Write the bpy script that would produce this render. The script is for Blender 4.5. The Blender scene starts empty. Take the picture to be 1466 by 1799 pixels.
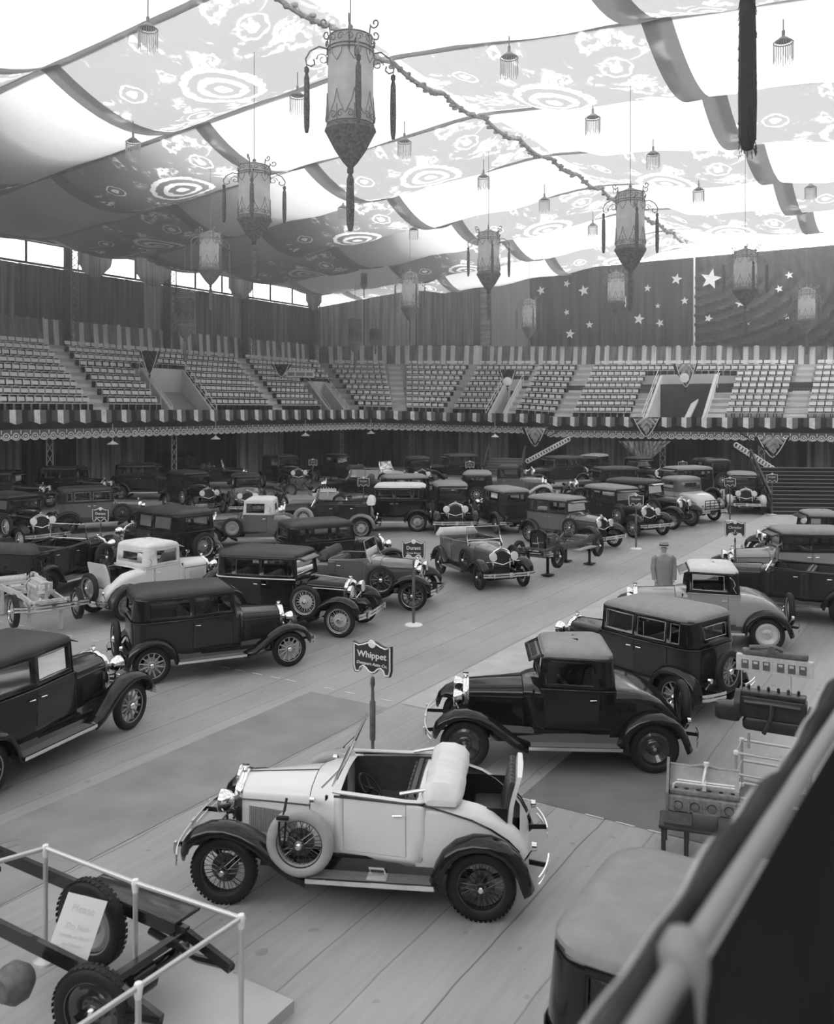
import bpy, math, random
from mathutils import Vector, Matrix
random.seed(7)
R = math.radians
sc = bpy.context.scene
COL = sc.collection
# ---------------------------------------------------------------- camera, sky, sun, exposure
F = 1570.0; CX = 733.0; HZ = 720.0; EYE = 5.0
cam_d = bpy.data.cameras.new('camera'); cam = bpy.data.objects.new('camera', cam_d); COL.objects.link(cam)
cam.location = (0, 0, EYE); cam.rotation_euler = (R(90), 0, 0)
cam_d.sensor_fit = 'VERTICAL'; cam_d.sensor_height = 250.0; cam_d.lens = 250.0*F/1799.0
cam_d.shift_y = -(899.5-HZ)/1799.0
cam_d.clip_start = 0.05; cam_d.clip_end = 400
cam_d.dof.use_dof = True; cam_d.dof.focus_distance = 18.0
cam_d.dof.aperture_fstop = (cam_d.lens/1000.0)/0.015
sc.camera = cam
sc.view_settings.view_transform = 'Standard'; sc.view_settings.look = 'None'
sc.view_settings.exposure = 1.1; sc.view_settings.gamma = 1.0; sc.view_settings.use_curve_mapping = False
w = bpy.data.worlds.new('sky'); sc.world = w; w.use_nodes = True
bg = w.node_tree.nodes['Background']; bg.inputs[0].default_value = (0.93, 0.93, 0.93, 1); bg.inputs[1].default_value = 2.2
sd = bpy.data.lights.new('sun', 'SUN'); sd.energy = 0.6; sd.angle = R(6)
sun = bpy.data.objects.new('sun', sd); COL.objects.link(sun)
sun.rotation_euler = Vector((-0.75, -0.30, -1.0)).to_track_quat('-Z', 'Y').to_euler()
sun.location = (30, 30, 40)
sc.cycles.max_bounces = 8; sc.cycles.diffuse_bounces = 4; sc.cycles.transparent_max_bounces = 16
sc.cycles.glossy_bounces = 3; sc.cycles.volume_bounces = 1; sc.cycles.volume_step_rate = 2.0; sc.cycles.volume_max_steps = 64; sc.cycles.transmission_bounces = 4

# ---------------------------------------------------------------- coordinates
D1 = (0.524, 0.852); D2 = (0.852, -0.524)          # hall axes: u runs down the hall, v across it
def W(u, v, z=0.0): return Vector((u*D1[0]+v*D2[0], u*D1[1]+v*D2[1], z))
HALL = math.atan2(D1[1], D1[0])
def G(px, py, z=0.0):                                # pixel -> point at height z
    Y = F*(EYE-z)/(py-HZ); return Vector(((px-CX)/F*Y, Y, z))
def P(px, py, Y): return Vector(((px-CX)/F*Y, Y, EYE-(py-HZ)*Y/F))

# ---------------------------------------------------------------- materials
MATS = {}
def mat(name, g, rough=0.5, metal=0.0, coat=0.0, spec=0.5, noise=0.0, nscale=8.0, bump=0.0, bscale=20.0, sheen=0.0):
    if name in MATS: return MATS[name]
    m = bpy.data.materials.new(name); m.use_nodes = True; nt = m.node_tree; b = nt.nodes['Principled BSDF']
    col = (g, g, g, 1)
    b.inputs['Base Color'].default_value = col; b.inputs['Roughness'].default_value = rough
    b.inputs['Metallic'].default_value = metal; b.inputs['Coat Weight'].default_value = coat
    b.inputs['Coat Roughness'].default_value = 0.06; b.inputs['Specular IOR Level'].default_value = spec
    if noise or bump:
        tc = nt.nodes.new('ShaderNodeTexCoord')
    if noise:
        n = nt.nodes.new('ShaderNodeTexNoise'); n.inputs['Scale'].default_value = nscale; n.inputs['Detail'].default_value = 5
        nt.links.new(tc.outputs['Object'], n.inputs['Vector'])
        r = nt.nodes.new('ShaderNodeValToRGB')
        a = max(0, g*(1-noise)); c = min(1, g*(1+noise))
        r.color_ramp.elements[0].position = 0.3; r.color_ramp.elements[1].position = 0.7
        r.color_ramp.elements[0].color = (a, a, a, 1); r.color_ramp.elements[1].color = (c, c, c, 1)
        nt.links.new(n.outputs['Fac'], r.inputs['Fac']); nt.links.new(r.outputs['Color'], b.inputs['Base Color'])
    if bump:
        n2 = nt.nodes.new('ShaderNodeTexNoise'); n2.inputs['Scale'].default_value = bscale; n2.inputs['Detail'].default_value = 4
        nt.links.new(tc.outputs['Object'], n2.inputs['Vector'])
        bp = nt.nodes.new('ShaderNodeBump'); bp.inputs['Strength'].default_value = bump; bp.inputs['Distance'].default_value = 0.02
        nt.links.new(n2.outputs['Fac'], bp.inputs['Height']); nt.links.new(bp.outputs['Normal'], b.inputs['Normal'])
    MATS[name] = m; return m
def cloth_mat(name, g, trans=0.3, noise=0.15, nscale=3.0):
    if name in MATS: return MATS[name]
    m = bpy.data.materials.new(name); m.use_nodes = True; nt = m.node_tree; nt.nodes.clear()
    out = nt.nodes.new('ShaderNodeOutputMaterial'); mix = nt.nodes.new('ShaderNodeMixShader')
    d = nt.nodes.new('ShaderNodeBsdfDiffuse'); t = nt.nodes.new('ShaderNodeBsdfTranslucent')
    tc = nt.nodes.new('ShaderNodeTexCoord'); n = nt.nodes.new('ShaderNodeTexNoise'); n.inputs['Scale'].default_value = nscale
    n.inputs['Detail'].default_value = 4
    r = nt.nodes.new('ShaderNodeValToRGB'); a = g*(1-noise); c = min(1, g*(1+noise))
    r.color_ramp.elements[0].color = (a, a, a, 1); r.color_ramp.elements[1].color = (c, c, c, 1)
    r.color_ramp.elements[0].position = .3; r.color_ramp.elements[1].position = .7
    nt.links.new(tc.outputs['Object'], n.inputs['Vector']); nt.links.new(n.outputs['Fac'], r.inputs['Fac'])
    nt.links.new(r.outputs['Color'], d.inputs['Color']); nt.links.new(r.outputs['Color'], t.inputs['Color'])
    mix.inputs[0].default_value = trans
    nt.links.new(d.outputs[0], mix.inputs[1]); nt.links.new(t.outputs[0], mix.inputs[2]); nt.links.new(mix.outputs[0], out.inputs[0])
    MATS[name] = m; return m
def glass_mat():
    m = bpy.data.materials.new('window_glass'); m.use_nodes = True; nt = m.node_tree; nt.nodes.clear()
    out = nt.nodes.new('ShaderNodeOutputMaterial'); mix = nt.nodes.new('ShaderNodeMixShader')
    t = nt.nodes.new('ShaderNodeBsdfTransparent'); t.inputs[0].default_value = (.72, .72, .72, 1)
    g = nt.nodes.new('ShaderNodeBsdfGlossy'); g.inputs['Roughness'].default_value = 0.02; g.inputs[0].default_value = (.9, .9, .9, 1)
    f = nt.nodes.new('ShaderNodeFresnel'); f.inputs[0].default_value = 1.5
    nt.links.new(f.outputs[0], mix.inputs[0]); nt.links.new(t.outputs[0], mix.inputs[1]); nt.links.new(g.outputs[0], mix.inputs[2])
    nt.links.new(mix.outputs[0], out.inputs[0]); return m
M = dict(
 black=mat('black_enamel', .005, .15, coat=.35, spec=.25), dark=mat('dark_enamel', .008, .16, coat=.35, spec=.25), char=mat('charcoal_enamel', .020, .18, coat=.35, spec=.25),
 mid=mat('mid_grey_enamel', .12, .25, coat=1), grey=mat('grey_enamel', .30, .25, coat=.8), light=mat('pale_enamel', .52, .3, coat=.6),
 cream=mat('cream_enamel', .70, .35, coat=.5), leather_roof=mat('leather_roof', .028, .45, noise=.25, nscale=5), pale_roof=mat('pale_roof', .24, .5, noise=.1),
 topcloth=mat('top_cloth', .68, .85, noise=.08, nscale=6), darktop=mat('dark_top_cloth', .05, .7, noise=.2),
 chrome=mat('nickel_plate', .82, .12, metal=1), tyre=mat('tyre_rubber', .010, .55, spec=.3), tyre_cover=mat('tyre_cover', .33, .7, noise=.08),
 seat=mat('seat_leather', .04, .4, noise=.25, nscale=12), seat_l=mat('seat_leather_light', .17, .45, noise=.2), under=mat('chassis_black', .006, .5, spec=.25),
 wood=mat('wheel_wood', .35, .5), wheel_l=mat('wheel_pale', .55, .4), wheel_d=mat('wheel_black', .015, .25, coat=1), wheel_m=mat('wheel_grey', .25, .3),
 tread=mat('step_rubber', .16, .6), lens=mat('lamp_lens', .75, .15, metal=.0, coat=1), core=mat('radiator_core', .02, .6), glass=glass_mat(),
 steel=mat('galvanised_pipe', .55, .35, metal=.6), iron=mat('cast_iron', .10, .5, noise=.3, nscale=15), alum=mat('aluminium_casting', .6, .4, metal=.3, noise=.15, nscale=20),
 white=mat('white_paint', .78, .6), sign=mat('sign_board', .03, .5), iron_d=mat('black_iron', .025, .35, noise=.4, nscale=18), conc=mat('concrete', .42, .85, noise=.12, nscale=1.5), conc_l=mat('concrete_pale', .62, .85, noise=.08, nscale=1.5),
 black_cloth=cloth_mat('black_cloth', .03, .1), skin=mat('skin', .45, .6), suit=mat('grey_suit', .26, .85, noise=.12), hat=mat('felt_hat', .34, .85),
)
# ---------------------------------------------------------------- mesh builder
class MB:
    def __init__(s): s.v = []; s.f = []; s.m = []; s.uv = None
    def add(s, vs, fs, mi=0):
        o = len(s.v); s.v += [tuple(p) for p in vs]
        for f in fs: s.f.append(tuple(i+o for i in f)); s.m.append(mi)
    def quad(s, a, b, c, d, mi=0): s.add([a, b, c, d], [(0, 1, 2, 3)], mi)
    def box(s, c, d, mi=0, rz=0.0, mx=None):
        x, y, z = d[0]/2, d[1]/2, d[2]/2
        vs = [Vector((i*x, j*y, k*z)) for k in (-1, 1) for j in (-1, 1) for i in (-1, 1)]
        m = mx if mx is not None else Matrix.Rotation(rz, 3, 'Z')
        vs = [m @ p + Vector(c) for p in vs]
        s.add(vs, [(0, 2, 3, 1), (4, 5, 7, 6), (0, 1, 5, 4), (2, 6, 7, 3), (0, 4, 6, 2), (1, 3, 7, 5)], mi)
    def bar(s, a, b, wd, ht, mi=0):                   # box beam from a to b
        a = Vector(a); b = Vector(b); d = b-a
        q = d.to_track_quat('X', 'Z').to_matrix()
        s.box((a+b)/2, (d.length, wd, ht), mi, mx=q)
    def rings(s, rs, closed=True, cap=False, mi=0, loop=False):
        n = len(rs[0]); o = len(s.v)
        for r_ in rs: s.v += [tuple(p) for p in r_]
        k = n if closed else n-1; L = len(rs) if loop else len(rs)-1
        for i in range(L):
            i2 = (i+1) % len(rs)
            for j in range(k):
                s.f.append((o+i*n+j, o+i*n+(j+1) % n, o+i2*n+(j+1) % n, o+i2*n+j)); s.m.append(mi)
        if cap:
            s.f.append(tuple(o+j for j in range(n))[::-1]); s.m.append(mi)
            s.f.append(tuple(o+(len(rs)-1)*n+j for j in range(n))); s.m.append(mi)
    def tube(s, pts, r, n=6, mi=0, loop=False, cap=True):
        pts = [Vector(p) for p in pts]; rs = []
        rr = r if isinstance(r, (list, tuple)) else [r]*len(pts)
        up = None
        for i, p in enumerate(pts):
            if loop: t = pts[(i+1) % len(pts)]-pts[i-1]
            else: t = pts[min(i+1, len(pts)-1)]-pts[max(i-1, 0)]
            t.normalize()
            if up is None: up = Vector((0, 0, 1)) if abs(t.z) < .9 else Vector((1, 0, 0))
            a = t.cross(up)
            if a.length < 1e-4: a = t.cross(Vector((0, 1, 0)))
            a.normalize(); b = a.cross(t); up = b
            rs.append([p+a*math.cos(2*math.pi*j/n)*rr[i]+b*math.sin(2*math.pi*j/n)*rr[i] for j in range(n)])
        s.rings(rs, True, cap and not loop, mi, loop)
    def lathe(s, prof, c=(0, 0, 0), ax='z', n=24, mi=0, loop=False):   # prof: (radius, height)
        c = Vector(c); rs = []
        for j in range(n):
            a = 2*math.pi*j/n; ca, sa = math.cos(a), math.sin(a); ring = []
            for r_, h in prof:
                if ax == 'z': q = (r_*ca, r_*sa, h)
                elif ax == 'y': q = (r_*ca, h, r_*sa)
                else: q = (h, r_*ca, r_*sa)
                ring.append(c+Vector(q))
            rs.append(ring)
        s.rings(rs, loop, False, mi, True)
    def grid(s, fn, nu, nv, mi=0, uv=False):
        o = len(s.v)
        for i in range(nu+1):
            for j in range(nv+1): s.v.append(tuple(fn(i/nu, j/nv)))
        for i in range(nu):
            for j in range(nv):
                a = o+i*(nv+1)+j; s.f.append((a, a+1, a+nv+2, a+nv+1)); s.m.append(mi)
                if uv:
                    if s.uv is None: s.uv = []
                    s.uv += [(i/nu, j/nv), (i/nu, (j+1)/nv), ((i+1)/nu, (j+1)/nv), ((i+1)/nu, j/nv)]
    def rbox(s, c, d, r=.04, mi=0, mx=None):           # box with rounded edges
        x, y, z = d[0]/2, d[1]/2, d[2]/2; r = min(r, x*.95, y*.95, z*.95); m = mx or Matrix.Identity(3); rs = []
        for zz, ins in ((-z, r), (-z+r*.3, r*.3), (-z+r, 0), (z-r, 0), (z-r*.3, r*.3), (z, r)):
            X, Yy = x-ins, y-ins; k = r*.6
            ring = [(X-k, -Yy), (X, -Yy+k), (X, Yy-k), (X-k, Yy), (-X+k, Yy), (-X, Yy-k), (-X, -Yy+k), (-X+k, -Yy)]
            rs.append([m @ Vector((p[0], p[1], zz))+Vector(c) for p in ring])
        s.rings(rs, True, True, mi)
    def weld(s):
        if s.uv: return
        key = {}; nv = []; mp = []
        for p in s.v:
            k = (round(p[0], 5), round(p[1], 5), round(p[2], 5))
            if k not in key: key[k] = len(nv); nv.append(tuple(p))
            mp.append(key[k])
        nf = []; nm = []; seen = set()
        for f, m_ in zip(s.f, s.m):
            g = []
            for i in f:
                j = mp[i]
                if j not in g: g.append(j)
            t = tuple(sorted(g))
            if len(g) > 2 and t not in seen: seen.add(t); nf.append(tuple(g)); nm.append(m_)
        s.v, s.f, s.m = nv, nf, nm
    def mesh(s, name, smooth=38):
        s.weld()
        me = bpy.data.meshes.new(name); me.from_pydata(s.v, [], s.f); me.update()
        me.polygons.foreach_set('material_index', s.m)
        if s.uv and len(s.uv) == len(me.loops):
            l = me.uv_layers.new(name='UVMap')
            for i, c in enumerate(s.uv): l.data[i].uv = c
        if smooth:
            me.polygons.foreach_set('use_smooth', [True]*len(me.polygons)); me.set_sharp_from_angle(angle=R(smooth))
        return me
def tag(o, label=None, cat=None, group=None, kind=None):
    if label: o['label'] = label
    if cat: o['category'] = cat
    if group: o['group'] = group
    if kind: o['kind'] = kind
    return o
def ob(name, src, mats, parent=None, loc=None, rz=0.0, smooth=38, **kw):
    me = src.mesh(name, smooth) if isinstance(src, MB) else src
    if isinstance(src, MB) or len(me.materials) == 0:
        for m in (mats if isinstance(mats, (list, tuple)) else [mats]): me.materials.append(M[m] if isinstance(m, str) else m)
    o = bpy.data.objects.new(name, me); COL.objects.link(o)
    if parent: o.parent = parent
    if loc is not None: o.location = loc
    if rz: o.rotation_euler[2] = rz
    tag(o, **kw); return o
def empty(name, loc=(0, 0, 0), rz=0.0, **kw):
    o = bpy.data.objects.new(name, None); COL.objects.link(o); o.location = loc; o.rotation_euler[2] = rz; o.empty_display_size = .2
    tag(o, **kw); return o
def struct(name, mb, mats, parent=None, **k): return ob(name, mb, mats, parent, kind=None if parent else 'structure', **k)
TXT = {}
def text_mesh(body, size, ext=.004, shear=0.0):
    k = (body, size, shear)
    if k in TXT: return TXT[k]
    cu = bpy.data.curves.new('lettering', 'FONT'); cu.body = body; cu.size = size; cu.extrude = ext; cu.align_x = 'CENTER'; cu.align_y = 'CENTER'; cu.shear = shear
    cu.offset = size*.012; cu.resolution_u = 2
    t = bpy.data.objects.new('lettering', cu); COL.objects.link(t)
    me = bpy.data.meshes.new_from_object(t.evaluated_get(bpy.context.evaluated_depsgraph_get()))
    bpy.data.objects.remove(t); TXT[k] = me; return me
# ================================================================ THE HALL
def fabric_node(name, lo, hi, kind):
    m = bpy.data.materials.new(name); m.use_nodes = True; nt = m.node_tree; nt.nodes.clear(); L = nt.links.new
    out = nt.nodes.new('ShaderNodeOutputMaterial'); mix = nt.nodes.new('ShaderNodeMixShader'); mix.inputs[0].default_value = .8
    d = nt.nodes.new('ShaderNodeBsdfDiffuse'); t = nt.nodes.new('ShaderNodeBsdfTranslucent')
    uv = nt.nodes.new('ShaderNodeUVMap'); sep = nt.nodes.new('ShaderNodeSeparateXYZ'); L(uv.outputs[0], sep.inputs[0])
    def math_(op, a, b=None, c=None):
        n = nt.nodes.new('ShaderNodeMath'); n.operation = op
        for k, x in enumerate((a, b, c)):
            if x is None: continue
            if isinstance(x, (int, float)): n.inputs[k].default_value = x
            else: L(x, n.inputs[k])
        return n.outputs[0]
    x = math_('MULTIPLY', sep.outputs[0], 7.8); y = math_('MULTIPLY', sep.outputs[1], 10.3)
    co = nt.nodes.new('ShaderNodeCombineXYZ'); L(x, co.inputs[0]); L(y, co.inputs[1])
    def noise(sc_, det=4, dist=0, vec=None):
        n = nt.nodes.new('ShaderNodeTexNoise'); n.inputs['Scale'].default_value = sc_; n.inputs['Detail'].default_value = det
        n.inputs['Distortion'].default_value = dist; L(vec or co.outputs[0], n.inputs['Vector']); return n.outputs['Fac']
    def smooth(v, a, b):
        n = nt.nodes.new('ShaderNodeMapRange'); n.interpolation_type = 'SMOOTHSTEP'; n.inputs[1].default_value = a; n.inputs[2].default_value = b
        L(v, n.inputs[0]); return n.outputs[0]
    if kind == 'pattern':
        geo = nt.nodes.new('ShaderNodeTexCoord'); wob = noise(3.0, 4)
        def rings(cx, cy, rad, k):
            dx = math_('SUBTRACT', x, cx); dy = math_('SUBTRACT', y, cy)
            r_ = math_('SQRT', math_('ADD', math_('MULTIPLY', dx, dx), math_('MULTIPLY', dy, dy)))
            r2 = math_('ADD', r_, math_('MULTIPLY', math_('SUBTRACT', wob, .5), .35))
            s = math_('SINE', math_('MULTIPLY', r2, k)); a = smooth(s, -.1, .5)
            return math_('MULTIPLY', a, math_('SUBTRACT', 1.0, smooth(r2, rad*.92, rad)))
        acc = rings(3.9, 5.1, 1.9, 9.5)
        for c in ((2.2, 2.0, .55, 14), (5.6, 2.2, .55, 14), (2.0, 8.3, .6, 13), (5.8, 8.4, .6, 13)): acc = math_('MAXIMUM', acc, rings(*c))
        n1 = smooth(noise(.55, 5, 1.2), .50, .60); n2 = smooth(noise(2.6, 6, .8), .42, .60)
        edge = math_('MAXIMUM', math_('ABSOLUTE', math_('SUBTRACT', sep.outputs[0], .5)), math_('ABSOLUTE', math_('SUBTRACT', sep.outputs[1], .5)))
        blot = math_('MULTIPLY', n1, n2)
        acc = math_('MAXIMUM', acc, math_('MULTIPLY', blot, smooth(edge, .16, .26)))
        fac = math_('MINIMUM', acc, 1.0)
    else:
        w_ = nt.nodes.new('ShaderNodeTexWave'); w_.inputs['Scale'].default_value = 1.2; w_.inputs['Distortion'].default_value = 3; L(co.outputs[0], w_.inputs['Vector'])
        fac = math_('MULTIPLY_ADD', noise(1.2, 5), .7, math_('MULTIPLY', w_.outputs['Fac'], .15))
    r_ = nt.nodes.new('ShaderNodeMix'); r_.data_type = 'RGBA'; L(fac, r_.inputs[0]); r_.inputs[6].default_value = (lo, lo, lo, 1); r_.inputs[7].default_value = (hi, hi, hi, 1)
    L(r_.outputs[2], d.inputs[0]); L(r_.outputs[2], t.inputs[0]); L(d.outputs[0], mix.inputs[1]); L(t.outputs[0], mix.inputs[2])
    L(mix.outputs[0], out.inputs[0]); MATS[name] = m; return m
M['canopy_plain'] = fabric_node('canopy_plain', .36, .45, 'plain')
M['canopy_pattern'] = fabric_node('canopy_pattern', .21, .93, 'pattern')
M['canopy_band'] = fabric_node('canopy_band', .20, .26, 'plain')

# ---- floor of canvas strips (local x = down the hall)
def floor_mat():
    m = bpy.data.materials.new('canvas_floor'); m.use_nodes = True; nt = m.node_tree; b = nt.nodes['Principled BSDF']; L = nt.links.new
    tc = nt.nodes.new('ShaderNodeTexCoord'); sep = nt.nodes.new('ShaderNodeSeparateXYZ'); L(tc.outputs['Object'], sep.inputs[0])
    def mt(op, a, b_=None):
        n = nt.nodes.new('ShaderNodeMath'); n.operation = op
        for k, x in enumerate((a, b_)):
            if x is None: continue
            if isinstance(x, (int, float)): n.inputs[k].default_value = x
            else: L(x, n.inputs[k])
        return n.outputs[0]
    nz = nt.nodes.new('ShaderNodeTexNoise'); nz.inputs['Scale'].default_value = .8; nz.inputs['Detail'].default_value = 3; L(tc.outputs['Object'], nz.inputs['Vector'])
    yy = mt('ADD', sep.outputs[1], mt('MULTIPLY', nz.outputs['Fac'], .12))
    fr = mt('FRACT', mt('DIVIDE', yy, .64)); dist = mt('ABSOLUTE', mt('SUBTRACT', fr, .5))
    wn2 = nt.nodes.new('ShaderNodeTexWhiteNoise'); wn2.noise_dimensions = '1D'; L(mt('ROUND', mt('DIVIDE', yy, .64)), wn2.inputs['W'])
    seam = mt('MULTIPLY', mt('GREATER_THAN', dist, .486), mt('ADD', mt('MULTIPLY', wn2.outputs['Value'], .85), .15))
    idx = mt('FLOOR', mt('DIVIDE', yy, .64)); wn = nt.nodes.new('ShaderNodeTexWhiteNoise'); wn.noise_dimensions = '1D'; L(idx, wn.inputs['W'])
    n1 = nt.nodes.new('ShaderNodeTexNoise'); n1.inputs['Scale'].default_value = .35; n1.inputs['Detail'].default_value = 6; L(tc.outputs['Object'], n1.inputs['Vector'])
    mp = nt.nodes.new('ShaderNodeMapping'); mp.inputs['Scale'].default_value = (.5, 5, 1); L(tc.outputs['Object'], mp.inputs[0])
    n2 = nt.nodes.new('ShaderNodeTexNoise'); n2.inputs['Scale'].default_value = 2.2; n2.inputs['Detail'].default_value = 6; L(mp.outputs[0], n2.inputs['Vector'])
    v = nt.nodes.new('ShaderNodeTexNoise'); v.inputs['Scale'].default_value = 5.5; v.inputs['Detail'].default_value = 0; L(tc.outputs['Object'], v.inputs['Vector'])
    spot = mt('MULTIPLY', mt('GREATER_THAN', v.outputs['Fac'], .80), .07)
    base = mt('ADD', mt('MULTIPLY', n1.outputs['Fac'], .20), mt('MULTIPLY', n2.outputs['Fac'], .13))
    base = mt('ADD', base, mt('MULTIPLY', wn.outputs['Value'], .035)); base = mt('ADD', base, .12)
    base = mt('SUBTRACT', base, spot); base = mt('MULTIPLY', base, mt('SUBTRACT', 1.0, mt('MULTIPLY', seam, .62)))
    cc = nt.nodes.new('ShaderNodeCombineColor'); [L(base, cc.inputs[k]) for k in range(3)]; L(cc.outputs[0], b.inputs['Base Color'])
    b.inputs['Roughness'].default_value = .48; b.inputs['Specular IOR Level'].default_value = .75
    bp = nt.nodes.new('ShaderNodeBump'); bp.inputs['Strength'].default_value = .35; bp.inputs['Distance'].default_value = .02
    L(n2.outputs['Fac'], bp.inputs['Height']); L(bp.outputs[0], b.inputs['Normal']); return m
M['floor'] = floor_mat()
b = MB(); b.quad((-22, -16, 0), (82, -16, 0), (82, 52, 0), (-22, 52, 0))   # local (u, -v)
struct('floor', b, 'floor', rz=HALL, smooth=0)
def sheet(corners, m, label, z=.006):
    b = MB(); p = [W(u, v, z) for u, v in corners]; b.quad(*p)
    o = ob('canvas_sheet', b, m, smooth=0, label=label, cat='floor canvas', kind='structure')
M['canvas_light'] = mat('canvas_light', .43, .55, noise=.12, nscale=2, bump=.3, bscale=6)
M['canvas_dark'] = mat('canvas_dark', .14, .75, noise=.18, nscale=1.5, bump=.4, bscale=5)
sheet([(12.8, -8.2), (62, -8.2), (62, -6.4), (12.8, -6.4)], 'canvas_light', 'long pale canvas strip edging the aisle behind the black coupe')
sheet([(10.5, -4.9), (12.6, -4.9), (12.6, -0.6), (10.5, -0.6)], 'canvas_dark', 'dark canvas patch with painted-in shade under the black coupe')  # dark canvas; its extent and tone also take in the coupe shadow
M['canvas_mid'] = mat('canvas_mid', .22, .55, noise=.18, nscale=1.5, bump=.4, bscale=5)
sheet([(1.0, -9.9), (12.5, -9.9), (12.5, -8.3), (1.0, -8.3)], 'canvas_mid', 'dark canvas strip running past the pale roadster')
b = MB()                                          # broken white stitching along the canvas edges
for (u0, v0, u1, v1) in ((12.8, -20, 12.8, -8.2), (10.48, -7.9, 10.48, -2.8), (12.4, -5, 12.4, -3), (8.0, -4.6, 8.0, -1)):
    n = int(math.hypot(u1-u0, v1-v0)/.42)
    for i in range(n):
        t = (i+random.uniform(.0, .2))/n; t2 = t+.55/n; a = W(u0+(u1-u0)*t, v0+(v1-v0)*t, .012); c = W(u0+(u1-u0)*t2, v0+(v1-v0)*t2, .012)
        if random.random() < .75: b.bar(a, c, .012, .006)
ob('canvas_stitching', b, 'white', smooth=0, label='broken white stitches along the joints of the floor canvas', cat='stitching')

# ---- tent ceiling
def zr(v): return 18.8-2.75*abs(v+19)/32.4
U0 = 29.1; DU = 7.77; DV = 10.3
def sagf(v):
    q = min(1.0, abs(v+19)/4.5); q = q*q*(3-2*q)
    return q*(1.15 if v > -41 else 1.15-.6*min(1, (-41-v)/8))
def cz(u, v):
    s = ((u-U0)/DU) % 1.0; return zr(v)-sagf(v)*4*s*(1-s)-.12*math.sin(v*1.1+u*.3)*s*(1-s)*4
ceil = MB(); patt = []; bands = []
for k in range(-5, 6):
    for c in range(-4, 3):
        ua = U0+k*DU; va = -19+c*DV; vb = va+DV
        if c == -4: va = -51.0
        if c == 2: vb = 14
        ub = ua+DU
        if c >= 0 and k == 5: continue
        def fn(i, j, ua=ua, ub=ub, va=va, vb=vb): u = ua+(ub-ua)*(i*.998+.001); v = va+(vb-va)*j; return W(u, v, cz(u, v))
        if (k+c) % 2 == 0: patt.append((k, c, fn))
        else: ceil.grid(fn, 12, 8, uv=True)
CE = struct('ceiling', ceil, 'canopy_plain')
for k, c, fn in patt:
    b = MB(); b.grid(fn, 12, 8, uv=True); ob('patterned_canopy_panel', b, 'canopy_pattern', CE)
for c in range(-3, 3):
    if c == 0: continue
    v = -19+c*DV
    for k in range(-5, 6 if c < 1 else 5):
        b = MB(); b.grid(lambda i, j: W(U0+(k+i)*DU, v-.5+j, cz(U0+(k+i*.998+.001)*DU, v)-.06-.05*math.sin(i*math.pi)), 12, 1, uv=True); ob('dark_canopy_band', b, 'canopy_band', CE)
for k in range(-5, 7):                                # seams over the ropes
    u = U0+k*DU; b = MB()
    b.grid(lambda i, j: W(u-.22+.44*j, -51+65*i, zr(-51+65*i)-.05-.05*abs(math.sin(i*40))), 60, 1, uv=True); ob('rope_seam', b, 'canopy_band', CE)
M['leaf'] = mat('garland_leaves', .35, .8, noise=.4, nscale=6)
b = MB(); gz = lambda u: 18.52-.25*4*(((u-U0)/DU*2) % 1.0)*(1-((u-U0)/DU*2) % 1.0)
b.tube([W(-8+i*.3, -19, gz(-8+i*.3)) for i in range(262)], .09, 6)
for i in range(260):
    u = -8+i*.31; b.rbox(W(u, -19+random.uniform(-.14, .14), gz(u)+random.uniform(-.12, .1)), (.26, .16, .16), .07)
ob('ridge_garland', b, 'leaf', label='leafy garland running along the ridge of the tent ceiling', cat='garland')

# unseen slab and wall added above the tent to darken its left side
b = MB(); b.box(W(40, -48.5, 19.5), (58, 30, .3), rz=HALL); struct('shade_slab', b, 'under', smooth=0)
b = MB(); b.quad(W(12, -53.2, 16.2), W(68, -53.2, 16.2), W(68, -53.2, 19.6), W(12, -53.2, 19.6)); struct('shade_wall', b, 'under', smooth=0)
# ---- stands
N = 10
RAIL = [((14, -42.5), (60, -42.5)), ((60, -42.5), (66, -38)), ((66, -38), (66, 10))]
UPR = [((14, -51.4), (66, -51.4)), ((66, -51.4), (72, -38)), ((72, -38), (72, 10))]
def lerp(a, b_, t): return a+(b_-a)*t
def ztop(seg, t):
    if seg == 0: return 5.0
    if seg == 1: return 5.0-.2*t
    return 4.78-.1*min(1, t/.19) if t < .20 else 4.45
def zlow(seg, t): return ztop(seg, t)-.55
def zup(seg, t): return 9.3 if seg == 0 else (9.3-.16*t if seg == 1 else 9.14-1.28*t)
def S(seg, t, k, z=None):
    a = [lerp(RAIL[seg][0][i], RAIL[seg][1][i], t) for i in (0, 1)]; c = [lerp(UPR[seg][0][i], UPR[seg][1][i], t) for i in (0, 1)]
    f = k/N; return W(lerp(a[0], c[0], f), lerp(a[1], c[1], f), z if z is not None else lerp(zlow(seg, t), zup(seg, t), f))
tU = lambda u: (u-14)/46.0
tV = lambda v: (v+38)/48.0
BL = [[(0, tU(34.3), 0), (tU(35.6), tU(39.4), 0), (tU(44.0), tU(50.0), 0), (tU(51.2), tU(55.6), 0), (tU(39.4), tU(44.0), 7), (tU(55.6), tU(58.6), 6), (tU(58.8), .995, 0)],
      [(.05, .42, 0), (.56, .97, 0)],
      [(.01, tV(-34.1), 0), (tV(-34.1), tV(-32), 7), (tV(-31.6), tV(-28.1), 0), (tV(-26.6), tV(-21.9), 0), (tV(-21.9), tV(-14.9), 8), (tV(-14.9), tV(-10.9), 0), (tV(-9.4), tV(0), 0)]]
PORT = [[(tU(39.9), tU(43.5), 6), (tU(56.2), tU(58.4), 5)], [], [(tV(-33.8), tV(-32.3), 6), (tV(-20.6), tV(-16.2), 7)]]
b = MB()
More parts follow.
